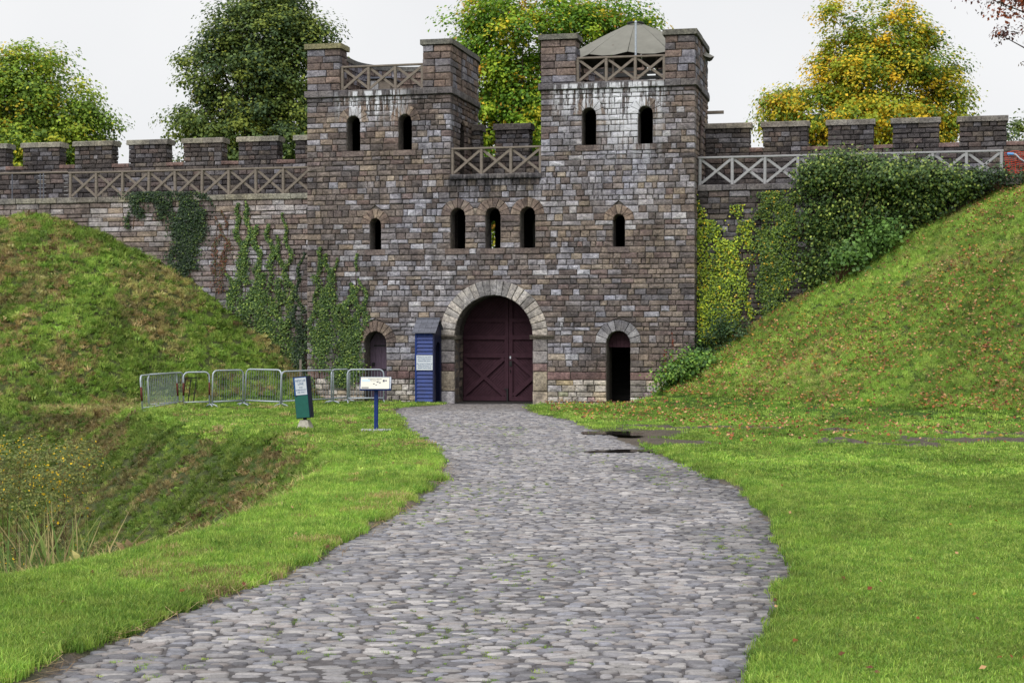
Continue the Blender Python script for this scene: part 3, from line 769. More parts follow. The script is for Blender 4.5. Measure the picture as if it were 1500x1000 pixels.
for ti, (a, b) in enumerate(((UL, ILU), (IRU, UR))):
    Mt, TL = tower_path(a, b)
    zb = 6.7 if ti == 0 else -.2
    # outer skin core, round the back
    mb = MB()
    def strip(s0, s1, z0, z1, d0, d1, n, mb=None):
        pts = []
        for i in range(n + 1):
            s = s0 + (s1 - s0) * i / n
            pts += [Mt(s, d0, z0), Mt(s, d0, z1), Mt(s, d1, z1), Mt(s, d1, z0)]
        fs = [(0, 1, 2, 3), (4 * n + 3, 4 * n + 2, 4 * n + 1, 4 * n)]
        for i in range(n):
            for k in range(4): fs.append((4 * i + k, 4 * i + 4 + k, 4 * i + 4 + (k + 1) % 4, 4 * i + (k + 1) % 4))
        mb.add(pts, fs, (.055, .048, .044))
    door0, door1, dz0, dzs, dr = 1.12, 1.80, 6.9, 8.55, .34
    strip(1.0, door0, -.3, 9.6, -.035, -.55, 1, mb); strip(door0, door1, -.3, dz0, -.035, -.55, 2, mb); strip(door1, TL - 1.0, -.3, 9.6, -.035, -.55, 40, mb)
    arc = [(door0, 9.6), (door1, 9.6)] + [((door0 + door1) / 2 + dr * math.cos(math.pi * i / 10), dzs + dr * math.sin(math.pi * i / 10)) for i in range(11)]
    pc = poly_core(arc, [], Mt, -.035, -.55); k = len(mb.v); mb.v += pc.v; mb.c += [(.055, .048, .044)] * len(pc.v); mb.f += [tuple(i + k for i in f) for f in pc.f]
    part('tower_shaft', mb, M_core, gh)
    # the deck
    mb = MB(); uc, hw = (a + b) / 2, (b - a) / 2 - .05
    rimp = [(a + .05, .9), (b - .05, .9)] + [(uc + hw * math.cos(math.pi * i / 16), BK + (BR - .05) * math.sin(math.pi * i / 16)) for i in range(17)]
    for zz in (9.45, 9.62): mb.v += [(p[0], p[1], zz) for p in rimp]
    n = len(rimp); mb.c += [(.1, .1, .1)] * (2 * n); mb.f += [tuple(range(n)), tuple(range(2 * n - 1, n - 1, -1))]
    part('roof_deck', mb, M_dark, gh)
    # the stones of the visible side, same courses as the front
    for (z0, z1) in crs:
        if z1 < 6.9 and ti == 0: continue
        q = QUOIN[round(z0, 4)]
        cb, ct = [], []
        zm = (z0 + z1) / 2
        if z1 > dz0 and z0 < dzs + dr + .3:
            rr = lambda z: dr if z <= dzs else math.sqrt(max(0, (dr + .0) ** 2 - (z - dzs) ** 2))
            m_ = (door0 + door1) / 2; cb.append((m_ - rr(z0), m_ + rr(z0))); ct.append((m_ - rr(z1), m_ + rr(z1)))
            if z0 > dzs + dr: cb, ct = [], []
        s_end = 5.4 if z1 > 6.9 else .66
        lay(Mt, z0, z1, q, s_end, PAL_TOWER_TOP if zm > 8.9 else PAL_BROWN, ms, None, .02, -.06, .24, .5, False, cb, ct)
    # string course at the parapet foot
    coping_run(Mfront, a - .09, b + .09, 9.57, 9.78, .09, -.5, gh, 'cornice_stone', .5)
    coping_run(Mt, .1, 6.6, 9.57, 9.78, .09, -.4, gh, 'cornice_stone', .6)
    mb = MB(); strip(6.6, TL - .3, 9.57, 9.78, .09, -.4, 30, mb); part('cornice_back', mb, M_stone, gh)
    # corner merlons
    for (m0, m1, dp) in ((a, a + 1.05, .7), (b - .87, b, 1.3)):
        mer = holder('merlon', gh)
        cm = MB(); cm.box(m0 + .035, m1 - .035, .035, dp - .035, 9.78, 11.1, (.055, .048, .044)); part('merlon_core', cm, M_core, mer)
        for zi in range(6):
            z0, z1 = 9.79 + zi * .218, 9.79 + (zi + 1) * .218
            lay(Mfront, z0, z1, m0 - .02, m1 + .02, PAL_TOWER_TOP, ms, mer, .02, -.06, .3, .55, True, qa=.25, qb=.25)
            lay(lambda s, d, z, m1=m1: (m1 + d, s, z), z0, z1, .25, dp, PAL_TOWER_TOP, ms, mer, .02, -.06, .3, .5, True)
            lay(lambda s, d, z, m0=m0: (m0 - d, s, z), z0, z1, .25, dp, PAL_TOWER_TOP, ms, mer, .02, -.06, .3, .5, False)
        mb = MB(); e = .085
        mb.box(m0 - e, m1 + e, -e, dp + e, 11.11, 11.27, lin(118, 118, 112) if ti or m0 > a else lin(150, 146, 112)); 
        mb.add([(m0 - e + .02, -e + .02, 11.272), (m1 + e - .02, -e + .02, 11.272), (m1 + e - .02, dp + e - .02, 11.272), (m0 - e + .02, dp + e - .02, 11.272), ((m0 + m1) / 2, dp / 2, 11.33)], [(0, 1, 4), (1, 2, 4), (2, 3, 4), (3, 0, 4)], lin(132, 130, 112))
        part('coping_stone', mb, M_stone, mer)
    # parapet round the back with two loopholes
    mb = MB(); cp = MB()
    segs = [(1.46, 6.3, 11.1), (6.75, TL - .75, 11.1)]
    for (s0, s1, zt) in segs:
        strip(s0, s1, 9.78, zt, -.035, -.42, max(4, int((s1 - s0) * 4)), mb)
        n = max(4, int((s1 - s0) * 4)); strip(s0 - .05, s1 + .05, zt, zt + .16, .08, -.5, n, cp)
    strip(1.3, 1.46, 9.78, 10.3, -.035, -.42, 1, mb); strip(6.3, 6.75, 9.78, 10.1, -.035, -.42, 2, mb)
    part('parapet_core', mb, M_core, gh); cp.c = [lin(104, 104, 102)] * len(cp.v); part('parapet_coping', cp, M_stone, gh)
    for (s0, s1, zt) in segs:
        for zi in range(6):
            h = (zt - 9.79) / 6; z0, z1 = 9.79 + zi * h, 9.79 + (zi + 1) * h
            lay(Mt, z0, z1, s0, min(s1, 6.2) if s0 < 6 else s1, PAL_TOWER_TOP, ms, None, .02, -.06, .3, .55, False)
            lay(Mt, z0, z1, s0, s1, PAL_TOWER_TOP, ms, None, -.47, -.40, .3, .55, False)
# stub of an old timber beam poking from the right-hand tower
mb = MB(); mb.bar((6.15, 3.1, 9.15), (6.75, 3.1, 9.15), .1, .1); part('beam_stub', mb, M_wood, gh)
# parapet between the towers
def merlon(root, masonry, m0, m1, w0, w1, z0, z1, ztop, pal_, covers):
    mer = holder('merlon', root)
    cm = MB(); cm.box(m0 + .035, m1 - .035, w0 + .035, w1 - .035, z0, z1, (.05, .045, .042)); part('merlon_core', cm, M_core, mer)
    n = max(3, round((z1 - z0) / .15))
    for zi in range(n):
        a, b = z0 + (z1 - z0) * zi / n, z0 + (z1 - z0) * (zi + 1) / n
        lay(lambda s, d, z: (s, w0 - d, z), a, b, m0 - .015, m1 + .015, pal_, masonry, mer, .018, -.05, .2, .42, True)
        lay(lambda s, d, z: (m1 + d, s, z), a, b, w0 + .05, w1, pal_, masonry, mer, .018, -.05, .25, .4, False)
    e = .07
    mb = MB(); ch = .03; mid_ = (m0 + m1) / 2 + random.uniform(-.1, .1)
    for p, q in ((m0 - e, mid_ - .004), (mid_ + .004, m1 + e)):
        c = pick(covers); mb = MB()
        mb.add([(p, w0 - e, z1), (q, w0 - e, z1), (q, w1 + e, z1), (p, w1 + e, z1), (p, w0 - e, ztop - ch), (q, w0 - e, ztop - ch), (q, w1 + e, ztop - ch), (p, w1 + e, ztop - ch),
                (p, w0 + .05, ztop), (q, w0 + .05, ztop), (q, w1 - .05, ztop), (p, w1 - .05, ztop)],
               [(0, 1, 5, 4), (1, 2, 6, 5), (2, 3, 7, 6), (3, 0, 4, 7), (4, 5, 9, 8), (6, 7, 11, 10), (8, 9, 10, 11), (5, 6, 10, 9), (7, 4, 8, 11), (3, 2, 1, 0)], c)
        part('coping_stone', mb, M_stone, mer)
PAL_COVER = [((134, 132, 112), 3), ((120, 120, 104), 2), ((110, 108, 100), 2)]
PAL_COVER_R = [((128, 124, 110), 3), ((116, 112, 102), 2)]
mb = MB(); mb.box(ILU + .002, IRU - .002, 2.63, 3.1, 6.9, 7.86, (.05, .045, .042)); part('parapet_core', mb, M_core, gh)
for zi in range(5):
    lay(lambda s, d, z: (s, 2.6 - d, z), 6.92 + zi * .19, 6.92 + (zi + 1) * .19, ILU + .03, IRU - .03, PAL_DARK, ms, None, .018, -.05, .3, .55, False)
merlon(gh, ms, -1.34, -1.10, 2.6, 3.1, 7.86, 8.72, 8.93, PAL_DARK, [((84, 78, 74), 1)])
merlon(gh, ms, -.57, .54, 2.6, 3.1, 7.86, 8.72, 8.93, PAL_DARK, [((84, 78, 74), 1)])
ms.finish(300)

# ------------------------------------------------------------------ curtain walls
def ground_at(u, w):
    x, y = g2w(u, w); return float(height(np.array([x]), np.array([y]))[0])
def curtain(u0, u1, starts, name, label, pf, pm, covers, levels, lrange):
    r = gthing('curtain_wall', (u0 + u1) / 2, .6, 0, label, 'wall')
    m = Masonry(r, M_wall)
    cb = MB(); cb.box(u0, u1, .635, 3.6, -.3, 6.45, (.05, .045, .042)); part('wall_core', cb, M_core, r)
    cb = MB(); cb.box(u0, u1, 2.635, 3.065, 6.45, 7.86, (.05, .045, .042)); part('parapet_core', cb, M_core, r)
    cs_ = courses(levels)
    for z0, z1 in cs_:
        # the foot of the wall is buried by the bank: leave out what the earth covers
        a = u0
        while a < u1 - .1:
            b = min(a + random.uniform(2.5, 4.5), u1)
            gz = min(ground_at(a, .5), ground_at(b, .5))
            if z1 > gz - .25: lay(lambda s, d, z: (s, .6 - d, z), z0, z1, a, b, pf, m, None, .02, -.06, *lrange, z0 > gz - .1 and b > -18.5 and a < 16.5)
            a = b
    coping_run(lambda s, d, z: (s, .6 - d, z), u0, u1, 6.45, 6.64, .07, -.6, r, 'coping_stone', .75, CORN if u0 > 0 else PAL_COVER, M_wall)
    for zi in range(7):
        h = (7.80 - 6.64) / 7
        lay(lambda s, d, z: (s, 2.6 - d, z), 6.64 + zi * h, 6.64 + (zi + 1) * h, u0, u1, pm, m, None, .018, -.05, .25, .55, zi > 1)
    pts = sorted(starts)
    for s in pts: merlon(r, m, s, s + 1.36, 2.6, 3.1, 7.80, 8.57, 8.75, pm, covers)
    lo = u0
    for s in pts + [u1]:
        if s - lo > .2:
            n = max(1, round((s - lo) / 1.2))
            for i in range(n):
                mb = MB(); a, b = lo + (s - lo) * i / n, lo + (s - lo) * (i + 1) / n
                stone_shape(mb, lambda q, d, z: (q, 2.6 - d, z), a, b, a, b, 7.81, 7.95, .03, -.5, pick([((112, 84, 76), 1)]), .006, .004, .006); part('crenel_slab', mb, M_wall, r)
        lo = s + 1.36
    m.finish(300)
    return r
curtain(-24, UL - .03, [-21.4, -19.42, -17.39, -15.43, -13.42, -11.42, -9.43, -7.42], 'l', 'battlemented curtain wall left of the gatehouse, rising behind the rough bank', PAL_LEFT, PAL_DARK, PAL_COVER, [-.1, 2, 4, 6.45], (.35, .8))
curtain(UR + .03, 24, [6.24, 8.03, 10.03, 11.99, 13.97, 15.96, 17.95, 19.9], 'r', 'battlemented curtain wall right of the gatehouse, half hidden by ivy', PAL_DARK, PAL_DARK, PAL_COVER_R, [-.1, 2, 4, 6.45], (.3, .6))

# ------------------------------------------------------------------ the gate and doors
GW = 1.06
gu0, gz1 = -1.32, 3.45
gmid = at_wall(745, 500, GW)[0]
def gate_leaf(a, b, label, flip):
    t = gthing('gate_leaf', (a + b) / 2, GW, .02, label, 'gate', 'gate leaves')
    bk = MB(); bk.box(a + .01, b - .01, GW + .09, GW + .14, .03, gz1, lin(60, 38, 48)); part('backing', bk, M_gate, t)
    # diagonal boards
    fr = .12; rails = [(.03, .17), (1.38, 1.52), (1.95, 2.09), (2.5, 2.62), (3.3, 3.44)]
    for (lo, hi) in zip(rails[:-1], rails[1:]):
        z0, z1, x0, x1 = lo[1], hi[0], a + fr, b - fr
        k = -(z1 - z0); step = .105
        while k < (x1 - x0):
            # 45 degree board between offsets k and k+step, clipped to the panel
            def clip(kk):
                p0 = (max(kk, 0), max(0, -kk)); e = min(x1 - x0, kk + (z1 - z0)); p1 = (e, e - kk); return p0, p1
            p0, p1 = clip(k + .006); q0, q1 = clip(k + step - .006)
            if p1[0] - p0[0] > .02 and q1[0] - q0[0] > .02:
                ps = [p0, p1, q1, q0]
                if flip: ps = [(x1 - x0 - x_, z_) for x_, z_ in ps]
                mb = MB()
                vs_ = [(x0 + x_, GW + .09, z0 + z_) for x_, z_ in ps] + [(x0 + x_, GW + .068, z0 + z_) for x_, z_ in ps]
                mb.add(vs_, [(0, 1, 5, 4), (1, 2, 6, 5), (2, 3, 7, 6), (3, 0, 4, 7), (4, 5, 6, 7)], (.1, .1, .1))
                part('board', mb, M_gate, t)
            k += step
    for (z0, z1) in rails:
        mb = MB(); mb.box(a + .1, b - .1, GW + .002, GW + .09, z0, z1); part('rail', mb, M_gate, t)
    for x0, x1 in ((a, a + .12), (b - .12, b)):
        mb = MB(); mb.box(x0, x1, GW, GW + .09, .03, gz1); part('stile', mb, M_gate, t)
    for (p, q) in (((a + .14, GW + .034, .2), (b - .14, GW + .034, 1.36)), ((a + .14, GW + .037, 1.36), (b - .14, GW + .037, .2))):
        mb = MB(); mb.bar(p, q, .13, .06, up=(0, -1, 0)); part('brace', mb, M_gate, t)
    return t
gl = gate_leaf(gu0 - .05, gmid - .008, 'left maroon timber gate leaf with a full cross brace', False)
gr_ = gate_leaf(gmid + .008, gmid + .008 + (gmid - gu0) + .05, 'right maroon timber gate leaf partly hidden by the stone jamb', True)
mb = MB(); mb.bar((gmid - .03, GW - .03, .02), (gmid - .03, GW - .03, .42), .05, .05); mb.bar((gmid - .03, GW - .04, .35), (gmid - .12, GW - .04, .42), .04, .03); part('drop_bolt', mb, M_iron, gl)
mb = MB(); mb.box(gmid + .03, gmid + .11, GW - .03, GW - .002, 1.12, 1.28); mb.tube([(gmid + .07, GW - .03, 1.0), (gmid + .07, GW - .06, .98), (gmid + .07, GW - .03, .92)], .012, 6); part('latch', mb, M_iron, gr_)
mb = MB(); mb.box(gmid + .04, gmid + .08, GW - .015, GW - .002, 1.35, 1.43); part('notice', mb, M_white, gr_)
# left postern door
t = gthing('plank_door', -3.81, .6, .02, 'narrow faded purple plank door in the left arched doorway', 'door')
n = 4
for i in range(n):
    a = -4.17 + .72 * i / n; b = a + .72 / n - .006
    mb = MB(); zt = [1.85 + math.sqrt(max(0, .36 ** 2 - (x + 3.81) ** 2)) for x in (a, b)]
    mb.add([(a, .6, .03), (b, .6, .03), (b, .6, zt[1]), (a, .6, zt[0]), (a, .66, .03), (b, .66, .03), (b, .66, zt[1]), (a, .66, zt[0])], [(0, 1, 2, 3), (0, 4, 5, 1), (1, 5, 6, 2), (2, 6, 7, 3), (3, 7, 4, 0)])
    part('plank', mb, M_door, t)
for z in (.45, .98, 1.74):
    mb = MB(); mb.box(-4.05, -3.5, .58, .6, z, z + .04); part('strap_hinge', mb, M_iron, t)
mb = MB(); mb.tube([(-4.06, .6, 1.18), (-4.06, .54, 1.18)], .05, 10); part('door_handle', mb, M_iron, t)
# right doorway: boarded head, open below with steps inside
t = gthing('boarded_door_head', 3.89, .4, 1.72, 'pinkish boards filling the round head of the right doorway', 'boarding')
for i in range(6):
    a = 3.525 + .73 * i / 6; b = a + .73 / 6 - .004
    mb = MB(); zt = [1.85 + math.sqrt(max(0, .365 ** 2 - (x - 3.89) ** 2)) for x in (a, b)]
    mb.add([(a, .4, 1.72), (b, .4, 1.72), (b, .4, zt[1]), (a, .4, zt[0]), (a, .44, 1.72), (b, .44, 1.72), (b, .44, zt[1]), (a, .44, zt[0])], [(0, 1, 2, 3), (0, 4, 5, 1), (1, 5, 6, 2), (2, 6, 7, 3), (3, 7, 4, 0)])
    part('board', mb, M_gate, t)
t = gthing('stone_stair', 3.9, 2.2, 0, 'dark steps rising inside the right doorway', 'stair')
for i in range(7):
    mb = MB(); mb.box(3.2, 4.6, 2.0 + i * .26, 2.27 + i * .26, 0, .2 * (i + 1)); part('step', mb, M_dark, t)

# ------------------------------------------------------------------ timber railings
def x_railing(name, label, posts, w, z0, z1, mat, group='cross-braced timber railings', tp=.09, rail_over=.06):
    t = gthing(name, (posts[0] + posts[-1]) / 2, w, z0, label, 'railing', group)
    for u in posts:
        mb = MB(); lean = random.uniform(-.012, .012); mb.bar((u, w, z0), (u + lean, w, z1), tp, tp + .01); part('post', mb, mat, t)
    mb = MB(); mb.bar((posts[0] - rail_over, w, z1 + .03), (posts[-1] + rail_over, w, z1 + .03 + random.uniform(-.01, .01)), .11, .06); part('top_rail', mb, mat, t)
    for a, b in zip(posts[:-1], posts[1:]):
        e = tp / 2
        mb = MB(); mb.bar((a + e, w - .012, z0 + .05), (b - e, w - .012, z1 - .03 + random.uniform(-.03, 0)), .035, .08, up=(0, 0, 1)); part('brace', mb, mat, t)
        mb = MB(); mb.bar((a + e, w + .024, z1 - .03), (b - e, w + .024, z0 + .05 + random.uniform(0, .04)), .035, .08, up=(0, 0, 1)); part('brace', mb, mat, t)
    return t
x_railing('timber_railing', 'weathered brown cross-braced railing along the left wall walk', list(np.linspace(-14.62, -6.2, 10)), .72, 6.64, 7.44, M_wood)
x_railing('timber_railing', 'pale grey cross-braced railing along the right wall walk', list(np.linspace(6.28, 15.1, 10)), .72, 6.64, 7.44, M_wood_l)
x_railing('timber_railing', 'cross-braced railing over the ledge between the two towers', list(np.linspace(-1.33, 1.46, 4)), .08, 7.06, 7.83, M_wood, rail_over=.03)
x_railing('timber_railing', 'cross-braced railing on top of the left tower', list(np.linspace(-4.94, -2.31, 4)), .12, 9.79, 10.5, M_wood, rail_over=.03)
x_railing('timber_railing', 'cross-braced railing on top of the right tower under the canopy', list(np.linspace(2.62, 5.28, 4)), .12, 9.79, 10.5, M_wood, rail_over=.03)
# steel railing at the far left
t = gthing('steel_railing', -17, .72, 6.64, 'thin grey steel railing at the far left end of the wall walk', 'railing')
mb = MB(); mb.tube([(-24, .72, 7.52), (-14.7, .72, 7.50)], .03, 8); part('top_rail', mb, M_wood, t)
for u in (-18.8, -16.75, -15.72, -15.6, -23, -21):
    mb = MB(); mb.tube([(u, .72, 6.62), (u, .72, 7.5)], .022, 6); part('post', mb, M_slate, t)
for i in range(6):
    for u in (-15.66, -14.72):
        mb = MB(); mb.box(u - .14, u + .14 if u < -15 else u, .715, .735, 6.74 + i * .13, 6.755 + i * .13); part('tie', mb, M_wood_l, t)

# ------------------------------------------------------------------ on the towers
cu_, cz_ = at_wall(931, 42, 2.6)
t = gthing('canvas_canopy', cu_, 2.6, 9.62, 'beige canvas canopy pitched on the right tower roof', 'canopy')
ap = 11.98; nseg = 12; rings = [(.24, ap - .02), (.7, ap - .22), (1.3, ap - .50), (2.0, ap - .86), (2.5, ap - 1.14)]
for k in range(nseg):
    mb = MB(); vs_ = []
    for (rr, zz) in rings:
        for j in range(4):
            t_ = 2 * math.pi * (k + j / 3 * .985 + .0075) / nseg
            sag = .05 * math.sin(math.pi * j / 3) * (rr / 2.4) * 1.6
            q = rr * (1 - .03 * math.sin(math.pi * j / 3))
            vs_.append((cu_ + q * math.cos(t_), 2.6 + q * .62 * math.sin(t_), zz - sag))
    fs = [(r_ * 4 + j, r_ * 4 + j + 1, r_ * 4 + j + 5, r_ * 4 + j + 4) for r_ in range(len(rings) - 1) for j in range(3)]
    mb.add(vs_, fs); part('canvas_panel', mb, M_canvas, t, True)
mb = MB(); mb.tube([(cu_ + .25 * math.cos(2 * math.pi * i / 20), 2.6 + .25 * math.sin(2 * math.pi * i / 20), ap) for i in range(21)], .035, 6); part('crown_ring', mb, M_iron, t)
mb = MB(); mb.tube([(cu_, 2.6, 9.62), (cu_, 2.6, ap - .05)], .05, 8); part('mast', mb, M_wood, t)
for k in range(6):
    t_ = 2 * math.pi * k / 6 + .2; p = (cu_ + 1.7 * math.cos(t_), 2.6 + 1.1 * math.sin(t_))
    mb = MB(); mb.tube([(p[0], p[1], 9.62), (p[0], p[1], 11.15)], .04, 6); part('canopy_post', mb, M_wood, t)
pu, pz = at_wall(931, 33, .2)
t = gthing('steel_pole', pu, .22, 9.78, 'slim bright steel pole standing at the right tower railing', 'pole')
mb = MB(); mb.tube([(pu, .24, 9.62), (pu, .24, pz)], .032, 8); part('shaft', mb, M_galv, t)
mb = MB(); mb.tube([(pu, .24, pz), (pu, .24, pz + .06)], [.045, .02], 8); part('finial', mb, M_galv, t)
for i, (u0, wv) in enumerate(((3.4, 1.9), (4.5, 2.6))):
    t = gthing('bench', u0, wv, 9.62, ('grey plank bench under the canopy, nearer the left merlon', 'grey plank bench under the canopy, nearer the right merlon')[i], 'bench', 'benches on the tower roof')
    for j in range(3):
        mb = MB(); mb.box(u0 - .6, u0 + .6, wv + j * .12, wv + j * .12 + .1, 10.05, 10.09); part('seat_plank', mb, M_wood_l, t)
    for dx in (-.5, .5):
        mb = MB(); mb.box(u0 + dx - .04, u0 + dx + .04, wv, wv + .34, 9.62, 10.05); part('leg', mb, M_wood_l, t)
    for z in (10.25, 10.42):
        mb = MB(); mb.box(u0 - .6, u0 + .6, wv + .36, wv + .39, z, z + .12); part('back_plank', mb, M_wood_l, t)
# stair hut on the left tower
t = gthing('stair_hut', -3.7, 3.3, 9.62, 'small grey plank stair hut behind the left tower railing', 'hut')
hu0 = at_wall(537, 120, 3.2)[0]; hu1 = at_wall(571, 120, 3.2)[0]
mb = MB(); mb.box(hu0, hu1, 3.25, 4.4, 9.62, 10.62); part('body', mb, M_wood, t)
for i in range(3):
    a = hu0 + .02 + i * .13; mb = MB(); mb.box(a, a + .122, 3.21, 3.245, 9.64, 10.55); part('door_plank', mb, M_wood_l, t)
mb = MB(); mb.box(hu0 - .06, hu1 + .06, 3.15, 4.45, 10.622, 10.68); part('roof', mb, M_slate, t)

# downpipe in the corner by the left tower
t = gthing('downpipe', -6.22, .52, 0, 'black iron downpipe in the corner left of the gatehouse', 'downpipe')
mb = MB(); mb.tube([(-6.17, .5, .4), (-6.17, .5, 5.7)], .055, 8); part('pipe', mb, M_iron, t)
mb = MB(); mb.tube([(-6.17, .5, 5.7), (-6.17, .48, 5.95), (-6.14, .46, 6.15)], [.06, .11, .12], 8); part('hopper', mb, M_iron, t)
for z in (1.5, 3.2, 4.9):
    mb = MB(); mb.box(-6.26, -6.08, .46, .575, z, z + .06); part('bracket', mb, M_iron, t)

# ------------------------------------------------------------------ sentry box
bw = -.88
bu0 = at_wall(608, 530, bw)[0]; bu1 = at_wall(636, 530, bw)[0]
t = gthing('sentry_box', (bu0 + bu1) / 2, bw + .42, 0, 'tall blue louvred sentry box with slate roof beside the gateway', 'sentry box')
w0, w1, ze = bw, bw + .86, 2.18
mb = MB(); mb.box(bu0 + .04, bu1 - .04, w0 + .05, w0 + .08, .03, ze); part('front_backing', mb, M_navyd, t)
mb = MB(); mb.box(bu0, bu0 + .04, w0 + .04, w1, .02, ze); mb.box(bu0 + .04, bu1 - .04, w1 - .04, w1, .02, ze); part('side_panel', mb, M_navyd, t)
for a in (bu0 - .004, bu1 - .05):
    mb = MB(); mb.box(a, a + .054, w0, w0 + .055, 0, ze + .02); part('corner_post', mb, M_navy if a < bu0 else M_navyd, t)  # right post takes the darker navy, shade painted in
slats = [(.06 + i * .118, .06 + (i + 1) * .118) for i in range(8)] + [(1.49 + i * .114, 1.49 + (i + 1) * .114) for i in range(6)]
for z0, z1 in slats:
    mb = MB(); mb.add([(bu0 + .05, w0 + .002, z0), (bu1 - .05, w0 + .002, z0), (bu1 - .05, w0 + .042, z1), (bu0 + .05, w0 + .042, z1), (bu0 + .05, w0 + .05, z0), (bu1 - .05, w0 + .05, z0)], [(0, 1, 2, 3), (0, 4, 5, 1), (1, 5, 2), (0, 3, 4)])
    part('slat', mb, M_navy, t)
nb = MB(); nb.box(bu0 + .045, bu1 - .045, w0 - .014, w0 + .04, 1.02, 1.475); sg = part('notice_board', nb, M_white, t)
b_ = BASE[t.name]
for i, line in enumerate(('Please do not enter', 'your Public Centre', 'beyond this point.', 'No access to Road or', 'Public Entrance to', 'South Castle Gate')):
    Mx = Matrix.Translation(((bu0 + bu1) / 2 - b_[0], w0 - .0155 - b_[1], 1.42 - i * .06 - (.03 if i > 2 else 0))) @ Matrix.Rotation(R(90), 4, 'X')
    lettering(sg, line, Mx, .056, M_text)
# side facing the path: a frame with a tall arched opening
so = [(w0 + .056, .02), (w1, .02), (w1, ze), ((w0 + w1) / 2, ze + .36), (w0 + .056, ze)]
sidep = poly_core(so, [arch_loop((w0 + w1) / 2 + .02, .27, 1.62, .06)], lambda s, d, z: (bu1 + d, s, z), -.035, .0)
sd_ = part('arched_side', sidep, M_navyd, t)
rz0 = ze - .04; rid = ze + .40; ov = .07; wm = (w0 + w1) / 2
for side in (0, 1):
    for c in range(3):
        f0, f1 = c / 3, (c + 1) / 3 + .04
        e0 = (w0 - .10 if side == 0 else w1 + .10); 
        for k in range(4):
            a = bu0 - ov + (bu1 - bu0 + 2 * ov) * k / 4 + .003; b2 = a + (bu1 - bu0 + 2 * ov) / 4 - .006
            pz = lambda f: rz0 + (rid - rz0) * min(f, 1); pw = lambda f: e0 + (wm - e0) * min(f, 1)
            lift = .02 * (1 - 0)
            mb = MB(); th = .02
            mb.add([(a, pw(f0), pz(f0) + .03), (b2, pw(f0), pz(f0) + .03), (b2, pw(f1), pz(f1) + .012), (a, pw(f1), pz(f1) + .012), (a, pw(f0), pz(f0) + .005), (b2, pw(f0), pz(f0) + .005), (b2, pw(f1), pz(f1)), (a, pw(f1), pz(f1))], [(0, 1, 2, 3), (7, 6, 5, 4), (0, 4, 5, 1), (1, 5, 6, 2), (2, 6, 7, 3), (3, 7, 4, 0)])
            part('roof_slate', mb, M_slate, t)
mb = MB(); mb.bar((bu0 - ov, wm, rid + .02), (bu1 + ov, wm, rid + .02), .07, .05); part('ridge', mb, M_slate, t)

# ------------------------------------------------------------------ crowd barriers
def barrier(pa, pb, label, bars=True, tilt=0.0, h=1.08, rusty=False, dark=False):
    (xa, ya), (xb, yb) = pa, pb
    L_ = math.hypot(xb - xa, yb - ya); a = math.atan2(yb - ya, xb - xa)
    z = min(.05, float(height(np.array([xa]), np.array([ya]))[0])); zb = min(.05, float(height(np.array([xb]), np.array([yb]))[0]))
    t = wthing('crowd_barrier', xa, ya, z, label, 'barrier', 'steel crowd barriers', a)
    t.rotation_euler = (R(tilt), -math.atan2(zb - z, L_), a)
    rr = .024; c = .14
    pts = [(0.02, 0, .08)] + [(0.02, 0, h - c)] + [(0.02 + c * (1 - math.cos(q)), 0, h - c + c * math.sin(q)) for q in (R(30), R(60), R(90))]
    pts += [(L_ - .02 - c * (1 - math.cos(q)), 0, h - c + c * math.sin(q)) for q in (R(90), R(60), R(30))] + [(L_ - .02, 0, h - c), (L_ - .02, 0, .08)]
    mb = MB(); mb.tube(pts, rr, 8); part('frame', mb, M_galv, t, True)
    mb = MB(); mb.tube([(.02, 0, .16), (L_ - .02, 0, .16)], rr * .9, 8); part('bottom_rail', mb, M_galv, t, True)
    for x in (.02, L_ - .02):
        mb = MB(); mb.tube([(x, -.24, .01), (x, -.2, .05), (x, 0, .1), (x, .2, .05), (x, .24, .01)], .018, 6); part('foot', mb, M_galv, t, True)
        if rusty:
            mb = MB(); mb.tube([(x, 0, .35), (x, 0, .72)], rr + .004, 8); part('rusty_sleeve', mb, M_rust, t, True)
    n = max(4, min(20, int(L_ / .095)))
    if bars:
        me = None
        for i in range(1, n):
            x = .02 + (L_ - .04) * i / n
            bend = random.uniform(-.012, .012)
            mb = MB(); mb.tube([(x, 0, .16), (x + bend, 0, h * .55), (x, 0, h - .01 if c < x < L_ - c else h - c * .6)], .006, 5, caps=False); part('bar', mb, M_bar, t)
    if dark:
        for x in (.06, .22, .38):
            mb = MB(); mb.tube([(x - .06, .03, .12), (x + .04, .03, h - .18)], .016, 5); part('bent_bar', mb, M_iron, t)
        mb = MB(); mb.tube([(.05, .03, h - .18), (.45, .03, h - .16)], .016, 5); part('bent_rail', mb, M_iron, t)
    return t
def gp(px, Y): return ((px - 750) / F * Y, Y)
barrier(gp(209, 45.0), gp(262, 48.9), 'leftmost steel barrier, leaning back with rusty sleeves', True, -4, 1.02, True)
barrier(gp(218, 47.4), gp(270, 49.5), 'steel barrier half hidden behind the leftmost one', True, -2, 1.0)
barrier(gp(268, 49.0), gp(308, 49.4), 'short barrier with broken dark bars, third from the left', False, 0, 1.02, True, True)
barrier(gp(310, 49.3), gp(356, 50.3), 'upright barrier with close bars left of the middle of the row', True, 2, 1.06)
barrier(gp(358, 50.4), gp(411, 49.6), 'barrier with tilted top rail just left of the wooden stake', True, -3, 1.08)
barrier(gp(412, 49.9), gp(489, 51.8), 'long barrier standing behind the rescue line box', True, 0, 1.03)
barrier(gp(485, 52.0), gp(512, 52.8), 'short barrier end in front of the ivy on the tower', False, 0, 1.03)
barrier(gp(508, 52.1), gp(563, 52.3), 'rightmost barrier in front of the purple plank door', True, 0, 1.03)
